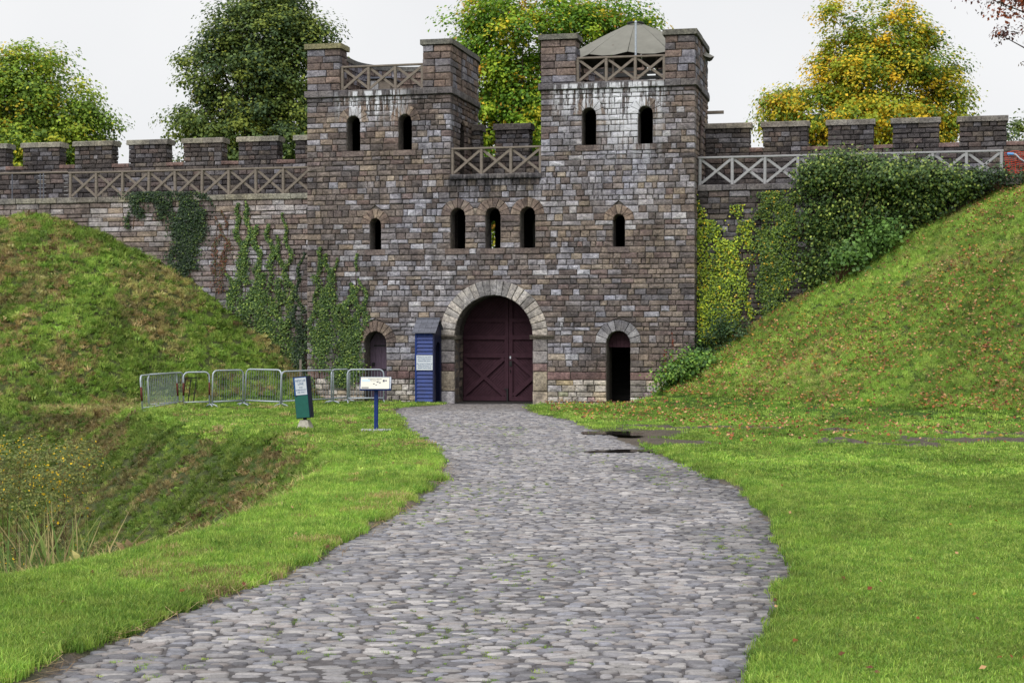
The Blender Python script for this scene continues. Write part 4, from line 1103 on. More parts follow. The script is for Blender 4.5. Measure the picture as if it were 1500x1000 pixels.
x, y = gp(440, 50.9)
t = wthing('wooden_stake', x, y, 0, 'thin grey-green wooden stake standing among the barriers', 'stake')
mb = MB(); mb.bar((0, 0, -.1), (.01, 0, 1.36), .07, .07); part('shaft', mb, M_wood, t)

# ------------------------------------------------------------------ rescue line box
x, y, _ = at_depth(447, 628, 37.6)
z = float(height(np.array([x]), np.array([y]))[0])
t = wthing('rescue_line_box', x, y, z, 'leaning green rescue line box on a concrete foot in the grass', 'rescue box', rz=R(-14))
mb = MB(); b0, b1 = .17, .085
mb.add([(-b0, -b0, -.05), (b0, -b0, -.05), (b0, b0, -.05), (-b0, b0, -.05), (-b1, -b1, .2), (b1, -b1, .2), (b1, b1, .2), (-b1, b1, .2)], [(0, 1, 5, 4), (1, 2, 6, 5), (2, 3, 7, 6), (3, 0, 4, 7), (4, 5, 6, 7)])
part('concrete_foot', mb, M_conc, t)
mb = MB(); mb.tube([(0, 0, .18), (-.005, 0, .27)], .045, 8); part('stub_post', mb, M_iron, t)
hd = bpy.data.objects.new('box_body', None); C.objects.link(hd); hd.parent = t; hd.location = (0, 0, .24); hd.rotation_euler = (0, R(-5.5), 0); BASE[hd.name] = (0, 0, 0)
mb = MB(); mb.box(-.165, .165, -.10, .12, 0, .92); part('casing', mb, M_navyd, hd)
mb = MB(); mb.box(-.155, .15, -.118, -.101, .015, .5); part('lower_door', mb, M_green, hd)
mb = MB(); mb.box(-.155, .15, -.116, -.101, .503, .905); part('upper_door', mb, M_boxblue, hd)
mb = MB(); mb.box(-.115, .145, -.124, -.1165, .515, .89); part('label_plate', mb, M_white, hd)
def lt(par, s, zz, sz): lettering(par, s, Matrix.Translation((.015, -.1255, zz)) @ Matrix.Rotation(R(90), 4, 'X'), sz, M_text)
lt(hd, 'RESCUE', .825, .068); lt(hd, 'LINE', .755, .068); lt(hd, 'FOR', .675, .042); lt(hd, 'EMERGENCY', .622, .042); lt(hd, 'USE ONLY', .57, .042)
mb = MB(); mb.box(-.13, -.1, -.128, -.117, .485, .515); part('catch', mb, M_iron, hd)

# ------------------------------------------------------------------ information lectern
x, y, _ = at_depth(551, 633, 36.2)
z = float(height(np.array([x]), np.array([y]))[0])
t = wthing('information_board', x, y, z, 'cream information panel on a navy post beside the path', 'sign', rz=R(2))
mb = MB(); mb.bar((0, 0, 0), (0, 0, .95), .085, .085); part('post', mb, M_navy, t)
for i, dy in enumerate((-.12, .0, .12)):
    mb = MB(); mb.bar((-.31, dy, .035), (.31, dy + .01, .035), .1, .06); part('base_timber', mb, M_wood_l, t)
hd = bpy.data.objects.new('panel', None); C.objects.link(hd); hd.parent = t; hd.location = (-.01, -.03, 1.03); hd.rotation_euler = (R(38), 0, 0); BASE[hd.name] = (0, 0, 0)
mb = MB(); mb.box(-.33, .33, -.2, .2, -.025, 0); part('tray', mb, M_navy, hd)
mb = MB(); mb.box(-.315, .29, -.185, .185, .001, .012); part('print_sheet', mb, M_cream, hd)
mb = MB(); mb.box(.30, .325, -.185, .19, .0, .02); mb.box(-.32, .325, .187, .2, .0, .02); part('metal_edge', mb, M_galv, hd)
def rect(x0, x1, y0, y1, m_, nm): 
    q = MB(); q.box(x0, x1, y0, y1, .0125, .0135); part(nm, q, m_, hd)
rect(-.29, -.12, .05, .13, M_ink2, 'printed_block'); rect(-.29, -.14, -.165, -.135, M_ink, 'printed_block')
lettering(hd, 'NORTH GATE', Matrix.Translation((-.02, .13, .0135)), .045, M_ink)
lettering(hd, 'The Castle Wall', Matrix.Translation((-.02, .085, .0135)), .03, M_ink)
for (x0, x1, y0, y1) in ((.02, .06, .02, .05), (.07, .11, .0, .03), (-.05, -.02, -.04, -.01), (.15, .19, .04, .11), (.2, .235, .06, .1), (0, .03, -.07, -.05)): rect(x0, x1, y0, y1, M_ink, 'printed_sketch')

# ------------------------------------------------------------------ orange netting
t = gthing('orange_netting', 16.6, .75, 6.6, 'orange plastic safety netting on the far right wall walk', 'netting')
for i in range(15):
    z = 6.66 + i * .055; pts = [(15.2 + k * .12, .75 + .03 * math.sin(k * .9 + i), z + .025 * math.sin(k * 1.3 + i * .35)) for k in range(26)]
    mb = MB(); mb.tube(pts, .009, 4, caps=False); part('strand', mb, M_orange, t)
for k in range(30):
    u = 15.2 + k * .105; mb = MB(); mb.tube([(u + .02 * math.sin(j * .8 + k), .75, 6.64 + j * .16) for j in range(6)], .007, 4, caps=False); part('upright', mb, M_orange, t)
t = gthing('hose', 15.6, .7, 7.1, 'blue-tipped grey hose looped over the orange netting', 'hose')
mb = MB(); mb.tube([(15.32, .7, 7.37), (15.5, .7, 7.35), (15.62, .7, 7.22), (15.8, .7, 7.1), (16.2, .7, 7.08), (17, .7, 7.1)], .025, 6); part('tube', mb, M_galv, t, True)
mb = MB(); mb.tube([(15.26, .69, 7.37), (15.44, .69, 7.36)], .04, 8); part('connector', mb, M_bluepipe, t)

# ------------------------------------------------------------------ trees
def tree(name, label, base, lobes, palette, n_leaves, leaf, trunk_r, seed, group='trees behind the castle wall', gapiness=.5, limbs=26):
    """lobes: (x, y, z, rx, ry, rz); palette: list of (rgb, weight)"""
    r = np.random.default_rng(seed); rnd = random.Random(seed)
    t = wthing(name, base[0], base[1], base[2], label, 'tree', group)
    bx, by, bz = base
    vol = np.array([l[3] * l[4] * l[5] for l in lobes]); vol = vol ** .8; vol /= vol.sum()
    # clump centres, mostly towards the outside of the crown
    n_leaves = int(n_leaves * 2.8); nc = max(60, n_leaves // 150)
    li = r.choice(len(lobes), nc, p=vol); lb = np.array(lobes)[li]
    d = r.normal(size=(nc, 3)); d /= np.linalg.norm(d, axis=1, keepdims=True)
    rad = r.uniform(.2, 1.0, nc) ** .5
    bump_ = 1 + .16 * np.sin(d[:, 0] * 5 + seed) * np.cos(d[:, 2] * 6 + seed * 2)
    cen = lb[:, :3] + d * rad[:, None] * lb[:, 3:] * bump_[:, None]
    cr_ = r.uniform(.42, 1.1, nc) * (leaf / .16)
    # leaves
    k = r.integers(0, nc, n_leaves)
    off = r.normal(size=(n_leaves, 3)); off /= np.linalg.norm(off, axis=1, keepdims=True)
    flip_ = r.random(n_leaves) < .6; off[:, 2] = np.where(flip_, np.abs(off[:, 2]), off[:, 2])
    rr = r.uniform(0, .94, n_leaves) ** .6
    pos = cen[k] + off * (rr * cr_[k])[:, None] * np.array([1.15, 1.15, .85])
    outward = pos - np.array([bx, by, np.mean([l[2] for l in lobes])])
    outward /= np.linalg.norm(outward, axis=1, keepdims=True)
    nrm = off * .9 + outward * .35 + np.array([0, 0, .6]) + r.normal(size=(n_leaves, 3)) * .42
    pc = np.array([lin(*c) for c, w in palette]); pw_ = np.array([w for c, w in palette], float); pw_ /= pw_.sum()
    cc_ = r.choice(len(pc), nc, p=pw_); own = r.choice(len(pc), n_leaves, p=pw_)
    use = r.random(n_leaves) < .74
    col = np.where(use[:, None], pc[cc_[k]], pc[own]) * r.uniform(.75, 1.2, n_leaves)[:, None] * 1.65
    me = leaf_quads('crown', pos - np.array(base), nrm, leaf * .86 * r.uniform(.5, 1.4, n_leaves), col, .75)
    part('crown', me, M_leaf, t, off=(0, 0, 0))
    # trunk and limbs
    ct = np.array([np.average([l[i] for l in lobes], weights=vol) for i in range(3)])
    top = ct + np.array([0, 0, .5 * max(l[5] for l in lobes)])
    mb = MB(); pts = [Vector((0, 0, -.2))]; H_ = top[2] - bz
    for f in (.15, .35, .55, .75, 1.0):
        pts.append(Vector(((top[0] - bx) * f ** 1.5 + rnd.uniform(-.15, .15), (top[1] - by) * f ** 1.5 + rnd.uniform(-.15, .15), H_ * f)))
    rads = [trunk_r * 1.35, trunk_r, trunk_r * .8, trunk_r * .6, trunk_r * .4, trunk_r * .12]
    mb.tube(pts, rads, 9); part('trunk', mb, M_bark, t, True, off=(0, 0, 0))
    mb = MB()
    for i in r.choice(nc, min(limbs * 3, nc), replace=False):
        e = Vector(cen[i]) - Vector(base)
        f = rnd.uniform(.35, .8); f = min(f, max(.25, (e.z - .6) / max(H_, .1)))
        j = min(int(f * 5), 4); s = pts[j].lerp(pts[j + 1], f * 5 - j) if j + 1 < len(pts) else pts[-1]
        m_ = s.lerp(e, .5) + Vector((rnd.uniform(-.3, .3), rnd.uniform(-.3, .3), rnd.uniform(-.5, .1)))
        r0 = trunk_r * rnd.uniform(.14, .3)
        mb.tube([s, s.lerp(m_, .5) + Vector((0, 0, .1)), m_, m_.lerp(e, .6), e], [r0, r0 * .75, r0 * .5, r0 * .3, r0 * .1], 5, caps=False)
    part('limbs', mb, M_bark, t, True, off=(0, 0, 0))
    return t
def lobes_px(Y, lst, depth=.8):
    k = Y / F; out = []
    for (px, py, rx, rz) in lst:
        x, y, z = at_depth(px, py, Y); out.append((x, y, z, rx * k, max(rx * k * depth, 1.2), rz * k))
    return out
PG1 = [((106, 132, 48), 4), ((130, 148, 50), 3.4), ((154, 158, 52), 1.8), ((180, 158, 50), .5), ((86, 108, 46), 3), ((66, 88, 46), 1.5)]
PG2 = [((80, 98, 54), 5), ((97, 112, 54), 4), ((64, 82, 54), 4), ((118, 128, 56), 2.8), ((150, 146, 50), .3)]
PG3 = [((104, 136, 42), 4), ((134, 154, 46), 3.2), ((164, 156, 44), 1.6), ((190, 160, 44), .8), ((78, 110, 42), 4), ((160, 116, 46), .3)]
PG4 = [((134, 144, 44), 4.5), ((172, 156, 44), 3.2), ((196, 164, 44), 2.0), ((104, 126, 44), 3.6), ((176, 130, 44), .6), ((80, 104, 48), 2)]
TK = 1.0
tree('maple_tree', 'yellow-green tree behind the far left battlements', ((30 - 750) / F * 84, 84, 0), lobes_px(84, [(35, 130, 72, 62), (80, 170, 70, 60), (130, 195, 42, 36), (-40, 170, 80, 90), (20, 230, 130, 50)]), PG1, 26000, .19, .35, 11)
tree('maple_tree', 'big dark green tree just left of the left tower', ((375 - 750) / F * 78, 78, 0), lobes_px(78, [(385, 60, 85, 75), (350, 120, 85, 80), (420, 110, 70, 100), (320, 185, 72, 45), (410, 195, 90, 50), (270, 190, 25, 22), (400, 5, 62, 40), (340, 260, 90, 50), (470, 60, 22, 30)]), PG2, 38000, .17, .45, 12)
tree('maple_tree', 'tall green and gold tree behind the gatehouse', ((790 - 750) / F * 74, 74, 0), lobes_px(74, [(780, 60, 105, 80), (720, 110, 62, 90), (870, 60, 85, 60), (750, 190, 90, 60), (920, 45, 42, 34), (820, 160, 80, 60), (700, 30, 40, 40), (750, 290, 110, 60), (735, 345, 90, 40)]), PG3, 40000, .17, .45, 13)
tree('maple_tree', 'golden autumn tree behind the right battlements', ((1290 - 750) / F * 80, 80, 0), lobes_px(80, [(1300, 60, 70, 58), (1290, 120, 100, 70), (1235, 110, 50, 60), (1185, 165, 62, 40), (1370, 100, 42, 55), (1385, 165, 40, 50), (1280, 200, 140, 45), (1140, 175, 26, 40), (1280, 270, 110, 50), (1215, 25, 15, 20)]), PG4, 40000, .17, .42, 14)
tree('young_tree', 'tip of a small tree showing beyond the right end of the battlements', ((1503 - 750) / F * 76, 76, 0), lobes_px(76, [(1500, 240, 40, 50), (1498, 188, 9, 8)]), PG2, 2600, .15, .12, 15, None)
PGC = [((120, 66, 52), 4), ((84, 56, 52), 3), ((150, 84, 52), 2), ((62, 56, 48), 2), ((96, 82, 52), 1)]
cx, cy = 14.6, 35.0
cz = float(height(np.array([cx]), np.array([cy]))[0])
tree('copper_beech', 'copper-leaved branch tips hanging in at the top right corner', (cx, cy, cz), [(cx - 1.2, cy, 10.6, 3.0, 3.4, 1.6), (cx, cy, 12.6, 4.6, 4.4, 3.0), (cx + .8, cy, 9.6, 3.4, 3.0, 1.5), (cx - 3.6, cy, 9.35, 1.0, 1.2, .5), (cx - 3.55, cy, 8.15, .75, .9, .35), (cx - 3.2, cy, 7.55, .6, .8, .2), (cx - 3.95, cy, 8.9, .8, .9, .3)] + [(10.55, 35, 8.85, .8, .8, .3), (10.45, 35, 8.2, .5, .7, .22), (10.45, 35, 7.55, .45, .5, .18), (10.9, 35, 8.1, .5, .6, .4), (9.9, 35, 9.0, .5, .5, .14)] * 4, PGC, 7000, .08, .3, 16, None, limbs=40)

# ------------------------------------------------------------------ ivy and shrubs
def ivy(name, label, w, strands, palette, dens, leaf=.085, thick=.10, group='ivy on the castle walls', seed=1, stems=True, hang=False):
    r = np.random.default_rng(seed)
    pos = []; nr = []; col = []; pc = [lin(*c) for c, k in palette]; pk = np.array([k for c, k in palette], float); pk /= pk.sum()
    sm = MB(); us = []; zs = []
    for (px, yt, yb, hw) in strands:
        u, zt = at_wall(px, yt, w); _, zb = at_wall(px, yb, w); h = hw / 47.0 * 1.0
        us.append(u); zs.append(zb)
        h *= 1.15 if hang else .92; area = 2 * h * (zt - zb); n = int(area * dens * 2.6)
        f = r.uniform(0, 1, n) ** .9
        zz = zb + (zt - zb) * f
        taper = np.clip(.75 + .5 * f, 0, 1) if hang else np.clip(1.15 - f, .12, 1)
        wob = .10 * np.sin(zz * 3 + px) + .07 * np.sin(zz * 7 + px * .3)
        uu = u + wob + r.normal(size=n) * h * .55 * taper
        keep = vnoise(uu * 2.6 + px, zz * 2.2) > .22
        uu, zz = uu[keep], zz[keep]; n = len(uu)
        d = r.uniform(.01, thick * .55, n) * (1 + .8 * vnoise(uu * 1.7, zz * 1.7))
        pos.append(np.stack([uu, w - .03 - d, zz], -1))
        nr.append(np.stack([r.normal(size=n) * .45, -np.ones(n), .35 + r.normal(size=n) * .4], -1))
        cl = np.array(pc)[r.choice(len(pc), n, p=pk)]
        patch = (.65 + .75 * fbm(uu * 1.9 + 5, zz * 1.9))[:, None]
        col.append(cl * patch * r.uniform(.75, 1.2, n)[:, None] * (1.35 if palette is IV_B else 1.25 if palette is IV_M else 1.05))
        if stems:
            sm.tube([(u + .06 * math.sin(q * 3 + px), w - .03, zb + (zt - zb) * q) for q in (0, .25, .5, .75, .95)], [.018, .014, .011, .008, .004], 5, caps=False)
    base = (float(np.mean(us)), w, float(min(zs)))
    t = gthing(name, *base, label, 'ivy', group)
    P_ = np.concatenate(pos); N_ = np.concatenate(nr); C_ = np.concatenate(col)
    part('leaves', leaf_quads('leaves', P_ - np.array(base), N_, leaf * .72 * r.uniform(.6, 1.35, len(P_)), C_, .85), M_ivy, t, off=(0, 0, 0))
    if stems: part('stems', sm, M_stem, t)
    return t
IV_D = [((44, 62, 40), 4), ((58, 78, 44), 3), ((36, 52, 38), 3), ((92, 112, 54), 1)]
IV_M = [((66, 90, 44), 4), ((92, 114, 54), 3), ((48, 70, 40), 3), ((124, 142, 66), 1.2)]
IV_B = [((120, 140, 44), 4), ((156, 170, 50), 3), ((78, 100, 40), 3), ((52, 74, 38), 2), ((196, 170, 50), .7)]
IV_R = [((112, 66, 46), 3), ((90, 70, 52), 2), ((80, 88, 50), 2)]
ivy('ivy', 'dark ivy hanging from the wall top above the left bank', .6, [(195, 284, 335, 7), (212, 282, 320, 9), (236, 283, 322, 9), (262, 281, 400, 15), (280, 281, 408, 17), (297, 283, 345, 9), (270, 330, 412, 12), (225, 281, 296, 40)], IV_D, 420, .09, .14, seed=21, hang=True)
ivy('ivy', 'thin rusty-red creeper on the wall left of the climbing ivy', .6, [(318, 318, 405, 9), (332, 308, 400, 8), (326, 345, 430, 10)], IV_R, 130, .07, .06, seed=22)
ivy('ivy', 'tall green ivy climbing the wall behind the barriers', .6, [(352, 298, 480, 12), (362, 295, 500, 13), (378, 330, 510, 15), (396, 328, 515, 14), (410, 345, 515, 11), (421, 312, 490, 7), (337, 400, 500, 12), (385, 400, 525, 24), (425, 400, 545, 12)], IV_M, 340, .085, .14, seed=23)
ivy('ivy', 'dark ivy around the downpipe in the wall corner', .45, [(440, 370, 570, 9), (436, 440, 575, 12), (447, 470, 580, 8)], IV_D, 380, .085, .14, seed=24)
ivy('ivy', 'ivy column climbing the left edge of the gatehouse', 0.0, [(470, 362, 545, 14), (480, 372, 510, 13), (462, 420, 570, 9), (490, 378, 470, 8), (472, 440, 520, 17)], IV_M, 360, .08, .13, seed=25)
ivy('ivy', 'ivy column climbing just left of the purple plank door', 0.0, [(524, 372, 480, 7), (512, 415, 568, 17), (499, 445, 566, 14), (533, 408, 500, 7), (521, 430, 560, 15), (505, 480, 560, 16)], IV_M, 380, .08, .13, seed=26)
ivy('ivy', 'bright yellow-green ivy in the corner right of the gatehouse', .6, [(1022, 285, 530, 6), (1034, 322, 535, 10), (1050, 332, 540, 11), (1064, 352, 515, 10), (1079, 300, 495, 7), (1093, 322, 470, 6), (1040, 420, 530, 14), (1066, 410, 515, 12), (1028, 440, 535, 12)], IV_B, 330, .09, .16, seed=27, hang=True)
ivy('ivy', 'green ivy strand between the bright corner ivy and the bushy ivy', .6, [(1120, 282, 440, 12), (1135, 280, 470, 15), (1151, 298, 455, 11), (1163, 280, 345, 10), (1128, 350, 460, 16)], [((82, 106, 44), 4), ((116, 136, 50), 3), ((54, 78, 40), 3), ((190, 160, 50), .4)], 340, .09, .16, seed=28, hang=True)

def leafy_mass(name, label, cat, base_g, pts, palette, n, leaf, group=None, seed=1, stems=10, mat=None, frame='g'):
    """a shrub: leaves through the volume of overlapping ellipsoids (u, w, z, ru, rw, rz)"""
    r = np.random.default_rng(seed)
    t = gthing(name, *base_g, label, cat, group) if frame == 'g' else wthing(name, *base_g, label, cat, group)
    P_ = np.array(pts); v = (P_[:, 3] * P_[:, 4] * P_[:, 5]) ** .67; v /= v.sum()
    nc = n // 45; k = r.choice(len(P_), nc, p=v); d = r.normal(size=(nc, 3)); d /= np.linalg.norm(d, axis=1, keepdims=True)
    cen = P_[k, :3] + d * P_[k, 3:] * (r.uniform(.3, 1, nc) ** .5)[:, None]
    i = r.integers(0, nc, n); o = r.normal(size=(n, 3)) * leaf * 2.0; o[:, 2] = np.where(r.random(n) < .7, np.abs(o[:, 2]), o[:, 2])
    pos = cen[i] + o
    nr = d[i] * .9 + r.normal(size=(n, 3)) * .5 + np.array([0, -.25, .55])
    pc = np.array([lin(*c) for c, w in palette]); pk = np.array([w for c, w in palette], float); pk /= pk.sum()
    hi = np.clip((d[i, 2] + 1) / 2, 0, 1)
    col = pc[r.choice(len(pc), n, p=pk)] * (r.uniform(.75, 1.2, n) * r.uniform(.8, 1.15, nc)[i])[:, None] * 1.3
    part('leaves', leaf_quads('leaves', pos - np.array(base_g), nr, leaf * r.uniform(.7, 1.3, n), col, .7), mat or M_ivy, t, off=(0, 0, 0))
    mb = MB()
    for j in r.choice(nc, min(stems, nc), replace=False):
        e = Vector(cen[j]) - Vector(base_g); k_ = .55 if frame == 'w' else 1.0; mb.tube([(0, 0, 0), tuple(e * .5 + Vector((0, 0, .1))), tuple(e)], [.025 * k_, .016 * k_, .006 * k_], 5, caps=False)
    part('stems', mb, M_stem, t, off=(0, 0, 0))
    return t
def on_wall(px, py, w): u, z = at_wall(px, py, w); return u, w, z
lst = []
for (px, py, rx, rz, rw) in ((1192, 262, 22, 26, .45), (1220, 250, 26, 26, .55), (1260, 262, 36, 28, .7), (1300, 262, 40, 26, .75), (1345, 268, 40, 26, .75), (1390, 272, 34, 22, .6), (1425, 272, 18, 12, .35), (1200, 310, 32, 46, .4), (1240, 310, 42, 40, .55), (1290, 310, 46, 34, .6), (1340, 300, 40, 26, .5), (1195, 370, 26, 40, .3), (1225, 355, 34, 36, .4), (1262, 345, 30, 26, .4), (1190, 405, 18, 18, .22), (1212, 405, 26, 26, .3), (1300, 335, 36, 24, .45), (1350, 315, 34, 20, .4), (1395, 292, 30, 14, .35), (1255, 380, 24, 22, .35)):
    u, w, z = on_wall(px, py, .45); q_ = .95 if py < 285 else .5; lst.append((u, w - rw * q_ * .3, z, rx / 48, rw * q_, rz / 48))
leafy_mass('bushy_ivy', 'big bushy ivy mass spilling over the right wall top', 'ivy', (10.2, .5, 3.4), lst, [((70, 94, 48), 4), ((90, 112, 54), 3), ((56, 76, 44), 4), ((136, 150, 72), 2.2)], 34000, .095, 'ivy on the castle walls', 31, 6)
lst = [(u, w, z, a, b, c) for (u, w, z), a, b, c in ((on_wall(1000, 550, -1.0), .6, .45, .40), (on_wall(984, 564, -1.0), .42, .35, .26), (on_wall(1026, 540, -.9), .5, .4, .38))]
leafy_mass('shrub', 'bright green leafy shrub at the right foot of the gatehouse', 'shrub', (5.75, -1.0, .1), lst, [((88, 122, 52), 4), ((116, 146, 60), 3), ((60, 90, 44), 3)], 3200, .10, 'shrubs along the right wall', 32)
lst = [(u, w, z, a, b, c) for (u, w, z), a, b, c in ((on_wall(1045, 510, .1), .6, .4, .5), (on_wall(1075, 495, .1), .6, .35, .45), (on_wall(1030, 525, .1), .4, .4, .35), (on_wall(1060, 470, .3), .4, .25, .4))]
leafy_mass('shrub', 'dark green shrub in the corner below the bright ivy', 'shrub', (6.9, .1, .7), lst, [((50, 72, 46), 4), ((66, 88, 50), 3), ((42, 60, 42), 3)], 3600, .075, 'shrubs along the right wall', 33)
lst = [(u, w, z, a, b, c) for (u, w, z), a, b, c in ((on_wall(1262, 372, -.4), .5, .4, .26), (on_wall(1240, 385, -.4), .35, .3, .2), (on_wall(1290, 352, -.4), .4, .35, .22))]
leafy_mass('shrub', 'light green broad-leaved plant below the bushy ivy', 'shrub', (10.4, -.4, 3.6), lst, [((96, 128, 62), 4), ((74, 104, 54), 3)], 1400, .13, 'shrubs along the right wall', 34)
lst = [(u, w, z, a, b, c) for (u, w, z), a, b, c in ((on_wall(1470, 262, .2), .9, .4, .16), (on_wall(1440, 268, .2), .5, .4, .16))]
leafy_mass('shrub', 'low creeper along the wall foot beside the orange netting', 'shrub', (15.0, .2, 6.3), lst, IV_D, 1600, .08, 'shrubs along the right wall', 35)
t = gthing('dock_plant', 5.75, -.25, .5, 'rust-brown seed stalks standing beside the bright shrub', 'plant')
for (px, y0, y1) in ((985, 486, 545), (974, 513, 545), (1003, 520, 548)):
    u, z1 = at_wall(px, y0, -.25); _, z0 = at_wall(px, y1 + 20, -.25)
    mb = MB(); mb.tube([(u - .04, -.25, z0), (u, -.25, z1)], [.012, .006], 5); part('stalk', mb, M_rust, t)
    n = 60; zz = rng.uniform(z0 + .25 * (z1 - z0), z1, n); pp = np.stack([u + rng.normal(size=n) * .025, -.25 + rng.normal(size=n) * .025, zz], -1) - np.array(BASE[t.name])
    part('seed_head', leaf_quads('seed_head', pp, rng.normal(size=(n, 3)), np.full(n, .05), np.tile(np.array(lin(150, 74, 42)), (n, 1))), M_litter, t, off=(0, 0, 0))

# ditch plants on the left
def hz(x, y): return float(height(np.array([x]), np.array([y]))[0])
def gorse(px, py, Y, rx, rz, label, seed):
    x, y, z = at_depth(px, py, Y); zb = hz(x, y)
    return leafy_mass('flowering_bush', label, 'bush', (x, y, zb), [(x, y, max(zb + .3, z), rx, .7, rz), (x + .2, y, zb + .9, rx * 1.0, .6, .9), (x - .2, y, zb + .5, rx, .6, .7)], [((112, 122, 68), 4), ((132, 134, 74), 3), ((92, 104, 62), 4), ((214, 176, 40), .7)], 7000, .045, 'bushes in the ditch', seed, 12, M_leaf, 'w')
gorse(55, 715, 26, .95, .72, 'tall thin bush with yellow flowers in the ditch at the left edge', 41)
gorse(105, 690, 28, .75, .5, 'thin yellow-flowered bush right of the tallest ditch bush', 42)
gorse(15, 690, 29, .6, .6, 'thin bush at the far left edge behind the reeds', 43)
def reeds(px, Y, top_py, n, label, spread, palette, seed, lean=.25):
    rnd = random.Random(seed); x, y, zt = at_depth(px, top_py, Y); zb = hz(x, y)
    t = wthing('reed_clump', x, y, zb, label, 'reeds', 'reed clumps in the ditch')
    for i in range(n):
        bx, by = rnd.gauss(0, spread), rnd.gauss(0, .25); h = (zt - zb) * rnd.uniform(.6, 1.05); ln = rnd.gauss(0, lean) * h; ly = rnd.gauss(0, .15) * h
        wd = rnd.uniform(.012, .022); col = lin(*rnd.choice(palette)); a = rnd.uniform(-.6, .6); dx, dy = math.cos(a) * wd, math.sin(a) * wd
        pts = []
        drop = rnd.uniform(0, .5)
        for f in (0, .4, .75, 1.0):
            k_ = f * f; pts.append((bx + ln * k_, by + ly * k_, h * (f - drop * .4 * max(0, f - .6))))
        vs_ = []
        for p, f in zip(pts, (1, .95, .6, .08)): vs_ += [(p[0] - dx * f, p[1] - dy * f, p[2]), (p[0] + dx * f, p[1] + dy * f, p[2])]
        mb = MB(); mb.add(vs_, [(0, 1, 3, 2), (2, 3, 5, 4), (4, 5, 7, 6)], col); part('reed_leaf', mb, M_litter, t, off=(0, 0, 0))
RE = [(96, 122, 62), (118, 140, 72), (142, 148, 86), (168, 156, 108), (84, 108, 58)]
RE2 = [(156, 142, 104), (134, 118, 82), (110, 114, 68), (170, 156, 120)]
reeds(70, 21.5, 735, 110, 'tall green reed clump below the yellow-flowered bushes', .34, RE, 51)
reeds(12, 20, 775, 70, 'bleached reed clump at the left edge of the picture', .3, RE2, 52, .4)
reeds(118, 23, 755, 64, 'half-dry reed clump at the right end of the reeds', .25, RE + RE2, 53, .35)

# ------------------------------------------------------------------ grass, scattered as instances on point clouds
src = bpy.data.collections.new('grass_sources')
def blade_mesh(name, blades, h, spread, width, lean, broad=False, seed=0):
    rnd = random.Random(seed); mb = MB()
    for _ in range(blades):
        a = rnd.uniform(0, 2 * math.pi); q = spread * math.sqrt(rnd.random()); bx, by = q * math.cos(a), q * math.sin(a)
        hh = h * rnd.uniform(.55, 1.1); la = rnd.uniform(0, 2 * math.pi); ll = abs(rnd.gauss(lean, lean * .6)) * hh
        ex, ey = math.cos(la) * ll, math.sin(la) * ll; wa_ = rnd.uniform(0, math.pi); wx, wy = math.cos(wa_) * width / 2, math.sin(wa_) * width / 2
        k = rnd.uniform(.75, 1.25); c = (k, k * rnd.uniform(.94, 1.06), k * rnd.uniform(.8, 1.1))
        m = .55
        vs_ = [(bx - wx, by - wy, -.01), (bx + wx, by + wy, -.01), (bx + ex * .35 + wx * .8, by + ey * .35 + wy * .8, hh * m), (bx + ex * .35 - wx * .8, by + ey * .35 - wy * .8, hh * m), (bx + ex, by + ey, hh * (.97 - .25 * min(1, ll / hh)))]
        if broad: vs_[2] = (bx + ex * .6 + wx * 3.2, by + ey * .6 + wy * 3.2, hh * .6); vs_[3] = (bx + ex * .6 - wx * 3.2, by + ey * .6 - wy * 3.2, hh * .6)
        mb.add(vs_, [(0, 1, 2, 3), (3, 2, 4)], c)
    me = mb.mesh(name); me.materials.append(M_grass)
    o = bpy.data.objects.new(name, me); src.objects.link(o); return o
def variants(name, n, *a, **k):
    col = bpy.data.collections.new(name)
    for i in range(n):
        o = blade_mesh(name, *a, seed=i + hash(name) % 97 if False else i + len(name) * 13, **k); src.objects.unlink(o); col.objects.link(o)
    return col
V_lawn = variants('lawn_tuft', 4, 46, .043, .10, .0055, .55)
V_far = variants('far_lawn_tuft', 4, 60, .032, .17, .010, .8)
V_long = variants('long_tuft', 4, 46, .088, .09, .006, .5)
V_rough = variants('rough_tuft', 5, 34, .20, .13, .010, .75)
V_herb = variants('herb_clump', 3, 22, .17, .16, .022, .8, broad=True)
